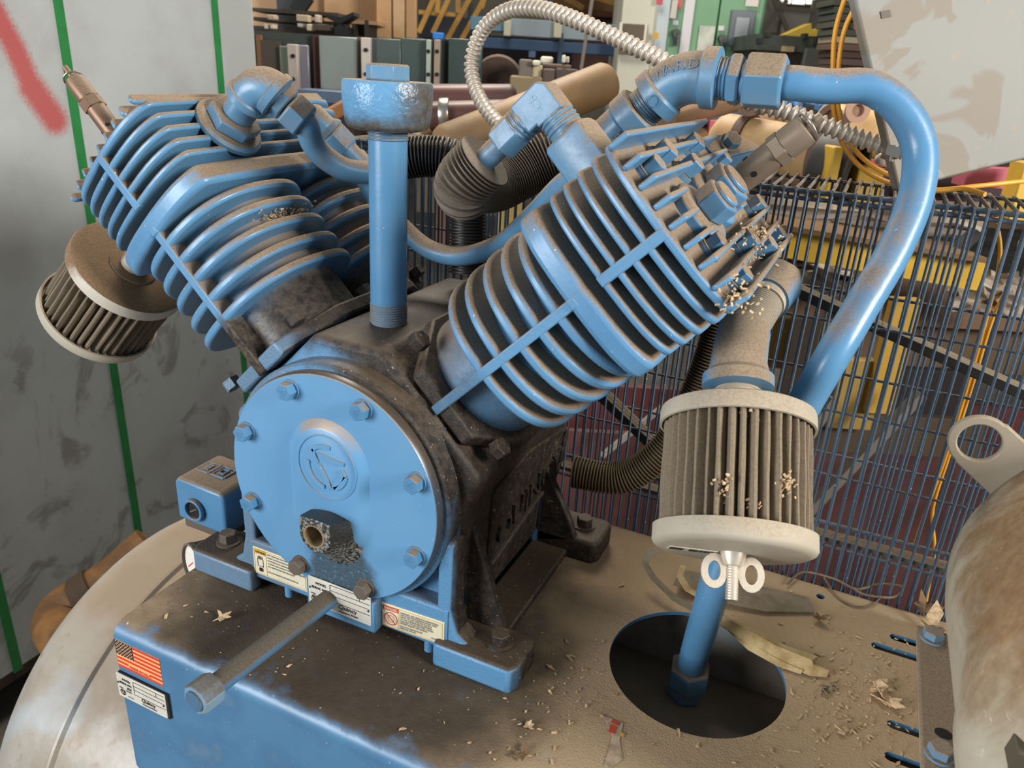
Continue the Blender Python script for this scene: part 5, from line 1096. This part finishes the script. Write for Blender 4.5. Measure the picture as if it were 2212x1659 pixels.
# dark machine bed, yellow wedges, plank stack with orange spray letters
dm_ = put('machine_bed', 'long dark rusty machine bed right of the green cabinet', 'machine', 1740, 190, 3.6)
hobj('bed', HB(1628, 112, 1800, 200, 3.6, .6), col('4b3d35', .8, .1, '362c27', 4), dm_); hobj('top_way', HB(1632, 78, 1800, 112, 3.58, .5), col('4a5047', .7, .1, '343a34', 6), dm_)
for q, hx_ in (((1692, 100, 1716, 112), 'a88f6c'), ((1740, 105, 1800, 150), '55594f'), ((1655, 70, 1668, 80), '23251f'), ((1738, 72, 1746, 84), '20221d'), ((1762, 82, 1772, 96), '1b1d19'), ((1790, 82, 1798, 96), '1b1d19'), ((1640, 82, 1650, 94), '1e201c')): hobj('fitting', HB(*q, 3.55, .06), col(hx_), dm_)
for pts, lab in ((((1697, 75), (1753, 50), (1753, 78), (1700, 80)), 'yellow wedge block on the dark machine bed, left of two'), (((1753, 66), (1808, 52), (1806, 80), (1753, 78)), 'yellow wedge block on the dark machine bed, right of two')):
    mb = MB(); mb.prism([HW(*p, 3.7) for p in pts], HY*.12); o = hobj('yellow_wedge', mb, col('c7a63a', .6)); tag(o, lab, 'wedge')
ps = put('plank_stack', 'stack of dark green and brown planks with orange sprayed letters', 'planks', 1860, 190, 3.2)
for i in range(12):
    hx_ = ('3f4136', '454a3e', '3a3f38', '47443a', '3d4338', 'a0927a', '5a4636', '4c392f', '53423a', '48362e', '4f3d34', '443229')[i]; a = 4+i*16
    hobj('plank', HB(1798+(i % 3)*2, a, 2010, a+14, 3.2+.01*(i % 2), .2), col(hx_, .85, 0, hx_, 9), ps, .002)
for ch, x in (('T', 1833), ('A', 1853)):
    p = HW(x, 62, 3.17); obj('spray_letter', text_mb(ch, .085, p, HX, UP, .003), col('d8653a', .8), ps)
# lying cylinders, pipes and valves behind the guard
def lying(name, lab, cat, p, q, zc0, zc1, r, mat, caps=True, group=None):
    a, b = HW(*p, zc0), HW(*q, zc1); d = (b-a).normalized(); L = (b-a).length; mb = MB()
    mb.lathe(a, d, ([(.001, -r*.45), (r*.55, -r*.36), (r*.88, -r*.12)] if caps else [(r, 0)])+[(r, 0 if not caps else r*.15), (r, L-r*.15), (r*.88, L+r*.12), (r*.55, L+r*.36), (.001, L+r*.45)], 36)
    o = obj(name, mb, mat); tag(o, lab, cat, group); return o, a, d, L
TAN = col('967449', .6, 0, '7c6243', 7); o, a, d, L = lying('gas_cylinder', 'tan brown cylinder with rounded end behind the union elbow', 'cylinder', (960, 318), (1310, 178), 1.55, 1.75, .046, TAN)
MR_ = col('5a3630', .5, 0, '47302b', 8)
lying('red_brown_pipe', 'upper red brown pipe lying behind the filler cap', 'pipe', (920, 214), (1105, 214), 1.9, 1.9, .036, MR_, False); o, a, d, L = lying('red_brown_pipe', 'lower red brown pipe with a bright collar behind the filler cap', 'pipe', (930, 252), (1150, 246), 1.75, 1.75, .034, MR_, False)
mb = MB(); q = HW(950, 248, 1.735); mb.lathe(q, d, [(.036, 0), (.037, .002), (.037, .02), (.036, .022)], 28); obj('bright_collar', mb, M['steel'], o)
vise = put('casting_block', 'brown and cream machine castings above the tan cylinder', 'casting', 1180, 190, 2.3)
for q, hx_ in (((1120, 128, 1150, 190), '6c6257'), ((1146, 140, 1172, 170), 'b1a584'), ((1168, 122, 1195, 138), 'd3cdb8'), ((1150, 130, 1168, 142), 'cfc8b0'), ((1170, 138, 1235, 148), '5d483a'), ((1172, 148, 1200, 182), '54443a'), ((1200, 148, 1250, 180), '473a33'), ((1216, 118, 1222, 136), 'd9d2c0'), ((1224, 122, 1230, 136), 'c9c2b0'), ((1100, 165, 1170, 240), '857253')): hobj('casting', HB(*q, 2.3+random.uniform(0, .1), .1), col(hx_, .7, 0, hx_, 8), vise, .006)
mb = MB(); mb.lathe(HW(1075, 175, 2.5), HY, [(.001, 0), (.075, .0), (.082, .02), (.082, .12), (.02, .14)], 28); o = hobj('rusty_casting', mb, col('5d4a3e', .8, 0, '4a392f', 7)); tag(o, 'round rusty casting under the arch of the conduit', 'casting')
CR = col('d7b07a', .6, 0, 'ae8555', 6)
o, a, d, L = lying('bottle_cylinder', 'long cream gas bottle with brown clamp rings behind the safety valve', 'cylinder', (1560, 300), (1800, 345), 1.5, 1.36, .050, CR); BR = col('6f5648', .7, 0, '5a4438', 9)
for f in (.17, .86):
    mb = MB(); c0 = a+d*(L*f); mb.lathe(c0, d, [(.050, 0), (.055, .001), (.055, .020), (.050, .021)], 36); rg2 = obj('clamp_ring', mb, BR, o)
    mb = MB(); e_ = c0+UP*.072-HY*.02; n_ = 24; mb.lathe(e_, -HY, [(.022, 0), (.022, .010), (.012, .010), (.012, 0), (.022, 0)], n_); mb.beam(e_-UP*.018, c0+UP*.045-HY*.015, .016, .012, HX); obj('clamp_eye', mb, col('9c7f69', .7), rg2)
o, a, d, L = lying('bottle_cylinder', 'second cream bottle, its lit end below the grey control box', 'cylinder', (1790, 262), (1925, 292), 1.72, 1.66, .042, CR); mb = MB(); mb.lathe(a+d*.03, d, [(.043, 0), (.047, .001), (.047, .02), (.043, .021)], 32); obj('clamp_ring', mb, BR, o); mb = MB(); mb.lathe(HW(1850, 238, 1.62), -HY, [(.026, 0), (.026, .01), (.013, .01), (.013, 0), (.026, 0)], 24); obj('clamp_eye', mb, col('a5836c', .7), o)
mb = MB(); p = HW(1770, 352, 1.34); q = HW(1850, 372, 1.30); mb.lathe(p, q-p, [(.060, 0), (.062, .003), (.062, (q-p).length), (.045, (q-p).length+.002), (.043, (q-p).length-.02), (.001, (q-p).length-.02)], 36); o = obj('dark_drum', mb, col('4a423e', .6, .1, '2c2826', 9)); tag(o, 'dark drum end beside the yellow post behind the guard', 'drum')
for i, (p, q, r_, hx_) in enumerate((((1440, 262), (1640, 205), .024, '7e5f42'), ((1450, 290), (1620, 228), .018, '5a6470'), ((1440, 318), (1700, 258), .026, '8b6a4a'), ((1450, 350), (1720, 278), .022, '59606c'))): lying('lying_pipe', ('brown pipe lying lowest under the ribbed elbow', 'blue grey pipe lying next to the top brown pipe', 'thick brown pipe lying in the middle of the heap', 'blue grey pipe lying behind the cream bottle')[i], 'pipe', p, q, 1.65, 2.0, r_, col(hx_, .7, 0, hx_, 8), False)
o = hobj('pink_block', HB(1532, 262, 1590, 290, 1.72, .06), col('c2636a', .6)); tag(o, 'pink red block left of the cream gas bottle', 'block')
BV = col('4d7fb2', .5, 0, '3d6c9e', 12)
VP_ = ((1696, 223), (1720, 222), (1741, 221), (1758, 219), (1733, 240), (1776, 232), (1794, 232), (1785, 248), (1820, 226), (1836, 226), (1826, 240), (1880, 243), (1898, 243), (1905, 255), (1744, 275)); VO = sorted(range(15), key=lambda i: VP_[i][0])
for i, (x, y_) in enumerate(VP_):
    v = tag(hobj('valve_body', HB(x-7, y_-6, x+7, y_+9, 1.9+.02*(i % 3), .04), BV, None, .004), ['first', 'second', 'third', 'fourth', 'fifth', 'sixth', 'seventh', 'eighth', 'ninth', 'tenth', 'eleventh', 'twelfth', 'thirteenth', 'fourteenth', 'fifteenth'][VO.index(i)]+' small blue valve from the left in the row behind the riser tube', 'valve', 'blue valves in a row behind the riser'); mb = MB(); p = HW(x, y_-7, 1.9+.02*(i % 3))+HY*.02; mb.cyl(p, p+UP*.008, .008, n=12); mb.cyl(p, p+UP*.03, .003, n=8); obj('stem', mb, col('c9cdd0', .4, .4), v)
YP_ = col('d2a83c', .55, 0, 'c0952f', 9)
for q, zc_, lab in (((1790, 318, 1812, 440), 1.25, 'yellow upright post just behind the guard'), ((1848, 362, 1905, 440), 1.28, 'short wide yellow post behind the looping cables'), ((2196, 352, 2260, 480), 1.4, 'yellow post at the right edge below the control box')): o = hobj('yellow_post', HB(*q, zc_, .05), YP_, None, .003); tag(o, lab, 'post')
for p, q, lab, r_ in (((1690, 362), (1760, 380), 'yellow pipe lying under the safety valve', .014), ((1850, 318), (1945, 332), 'yellow pipe stub beside the conduit end', .016)): lying('yellow_pipe', lab, 'pipe', p, q, 1.42, 1.40, r_, YP_, False)
o = hobj('red_box', HB(1875, 330, 1945, 360, 1.6, .1), col('a3323f', .6)); tag(o, 'red box behind the round clear knob', 'box')
mb = MB(); p = HW(1904, 344, 1.35); mb.lathe(p, UP, [(.001, -.012), (.008, -.009), (.0115, -.003), (.0115, .003), (.008, .009), (.001, .012)], 20); o = hobj('round_knob', mb, col('ded6cb', .25)); tag(o, 'round pale knob in front of the red box', 'knob')
o = hobj('pink_plate', HB(2085, 366, 2260, 408, 1.5, .05), col('b0586a', .6)); tag(o, 'pink red plate under the edge of the control box', 'plate')
o = hobj('dark_rail', HB(1900, 360, 2260, 440, 1.65, .06), col('3a1f22', .7, 0, '2a191b', 6)); tag(o, 'dark maroon rail behind the top of the guard', 'rail')
# seen through the wire guard
gz = 1.55
yb = put('yellow_beam', 'heavy yellow steel beam behind the upper part of the wire guard', 'beam', 1800, 560, 1.5)
mb = MB(); mb.beam(HW(1600, 495, 1.5), HW(2090, 580, 1.5), .12, .065); hobj('web', mb, col('cda327', .55, 0, 'b88f22', 5), yb); mb = MB(); mb.beam(HW(1600, 465, 1.49), HW(2090, 545, 1.49), .16, .010); hobj('flange', mb, col('6e5230', .8), yb)
def crsheet(name, pts, zc_, mat, lab, cat, seed, amp=.03):
    r = random.Random(seed); n = 9; mb = MB(); (ax, ay), (bx_, by), (cx_, cy_), (dx_, dy_) = pts; vs = []
    for j in range(n):
        for i in range(n):
            u, v = i/(n-1), j/(n-1); x = (ax*(1-u)+bx_*u)*(1-v)+(dx_*(1-u)+cx_*u)*v; y_ = (ay*(1-u)+by*u)*(1-v)+(dy_*(1-u)+cy_*u)*v; vs.append(HW(x+r.uniform(-4, 4), y_+r.uniform(-4, 4), zc_+r.uniform(-amp, amp)))
    m_ = len(vs); vs += [q+HY*.004 for q in vs]; fs = []
    for j in range(n-1):
        for i in range(n-1): a = j*n+i; fs += [(a, a+1, a+n+1, a+n), (m_+a, m_+a+n, m_+a+n+1, m_+a+1)]
    bd = [i for i in range(n)]+[n-1+n*j for j in range(1, n)]+[n*n-1-i for i in range(1, n)]+[n*(n-1)-n*j for j in range(1, n-1)]
    for k_ in range(len(bd)): a, b = bd[k_], bd[(k_+1) % len(bd)]; fs.append((a, m_+a, m_+b, b))
    mb.add(vs, fs); o = obj(name, mb, mat, smooth=0); tag(o, lab, cat); return o
PLS = col('b3a593', .4, 0, '93836f', 9)
crsheet('plastic_sheet', ((1600, 400), (2140, 440), (2120, 520), (1600, 470)), 1.6, PLS, 'crumpled pale plastic sheet above the yellow beam', 'plastic', 3)
crsheet('plastic_sheet', ((1640, 530), (1840, 590), (1860, 660), (1640, 610)), 1.62, col('b9aa98', .5, 0, '9a8a76', 9), 'torn pale board below the left end of the yellow beam', 'board', 4)
crsheet('plastic_sheet', ((2040, 580), (2200, 590), (2220, 690), (2060, 670)), 1.6, PLS, 'crumpled grey plastic bag behind the yellow cables', 'plastic', 5)
for q, zc_, hx_, nm, lab in (((1600, 590, 2300, 705), 1.75, '6f5641', 'brown_board', 'wide brown board behind the middle of the guard'), ((1640, 690, 1830, 800), 1.72, '8d7138', 'yellow_sheet', 'dull yellow panel behind the inlet elbow'), ((1700, 690, 1760, 860), 1.66, '2c1f12', 'dark_slot_board', 'dark upright slot panel behind the inlet elbow'), ((1900, 650, 1962, 900), 1.6, 'b58d33', 'yellow_upright', 'yellow upright behind the guard beside the cables'), ((1800, 780, 1900, 930), 1.62, '9a7d3c', 'yellow_plate', 'dull yellow plate behind the riser tube'), ((1870, 800, 2100, 900), 1.68, '1d1512', 'dark_cavity', 'dark cavity panel behind the lower guard'), ((1750, 900, 2130, 985), 1.66, '4a3a28', 'brown_beam', 'brown beam above the red skid'), ((1640, 680, 2300, 800), 1.8, '5e4a35', 'brown_board', 'darker brown board low behind the guard'), ((900, 380, 1290, 470), 1.9, '5d5146', 'grey_board', 'grey brown board seen through the wires behind the filler'), ((940, 420, 1010, 560), 1.7, '6e4a35', 'brown_sheet', 'reddish brown sheet seen through the wires beside the black hose'), ((1075, 400, 1130, 560), 1.65, 'a68a4e', 'yellow_sheet', 'dull yellow strip seen through the wires right of the black hose')):
    o = hobj(nm, HB(*q, zc_, .03), col(hx_, .8, 0, hx_, 7), None, .002); tag(o, lab, 'panel' if 'board' not in nm else 'board')
for p, q, lab in (((1740, 1110), (1990, 850), 'grey slanted tube behind the lower guard'), ((1800, 860), (1700, 1010), 'short grey slanted bar left of the slanted tube'), ((2000, 600), (2110, 500), 'black slanted bar over the yellow beam')): mb = MB(); mb.beam(HW(*p, 1.5), HW(*q, 1.5), .028, .020); o = hobj('slanted_bar', mb, col('6d6458' if 'grey' in lab else '1b1714', .6)); tag(o, lab, 'bar')
rs_ = put('red_skid', 'dark red steel skid standing behind the guard near the floor', 'skid', 1800, 1100, 1.6)
hobj('deck', HB(1150, 860, 2400, 1000, 1.75, .02), col('5c2420', .7, 0, '471b18', 5), rs_); hobj('side', HB(1150, 980, 2400, 1500, 1.66, .02), col('57302c', .75, 0, '3f1f1c', 5), rs_)
hobj('chain', MB().beam(HW(1300, 985, 1.55), HW(1430, 880, 1.55), .012, .012), col('8b837b'), rs_)
for i, (a, b, cc_, d, hx_) in enumerate(((560, 205, 760, 330, '4a3a2c'), (880, 268, 1200, 330, '5b4634'), (900, 285, 1000, 300, '8d7458'), (1420, 200, 1990, 420, '4c3b2d'), (1560, 320, 2250, 480, '56412f'))):
    o = hobj('scrap_heap', HB(a, b, cc_, d, 2.15, .25), col(hx_, .9, 0, '33281e', 10)); tag(o, ('dark brown scrap bin behind the left bank', 'brown scrap bin behind the finned hoses', 'pale scrap piece on the bin behind the finned hoses', 'brown scrap bin under the blue valves', 'low brown scrap bin behind the top of the guard')[i], 'scrap')
for i, (p, q, hx_) in enumerate((((690, 262), (772, 215), '8a5a34'), ((900, 290), (930, 282), 'b79a74'), ((985, 285), (1060, 290), 'b39b7c'), ((945, 296), (965, 290), 'a58357'))): mb = MB(); mb.beam(HW(*p, 1.7), HW(*q, 1.75), .022, .03); o = hobj('scrap_piece', mb, col(hx_), None, .004); tag(o, ('orange brown stick behind the rear union', 'small pale scrap just right of the filler pipe', 'pale scrap lying over the black hose', 'small tan scrap over the black hose')[i], 'scrap')
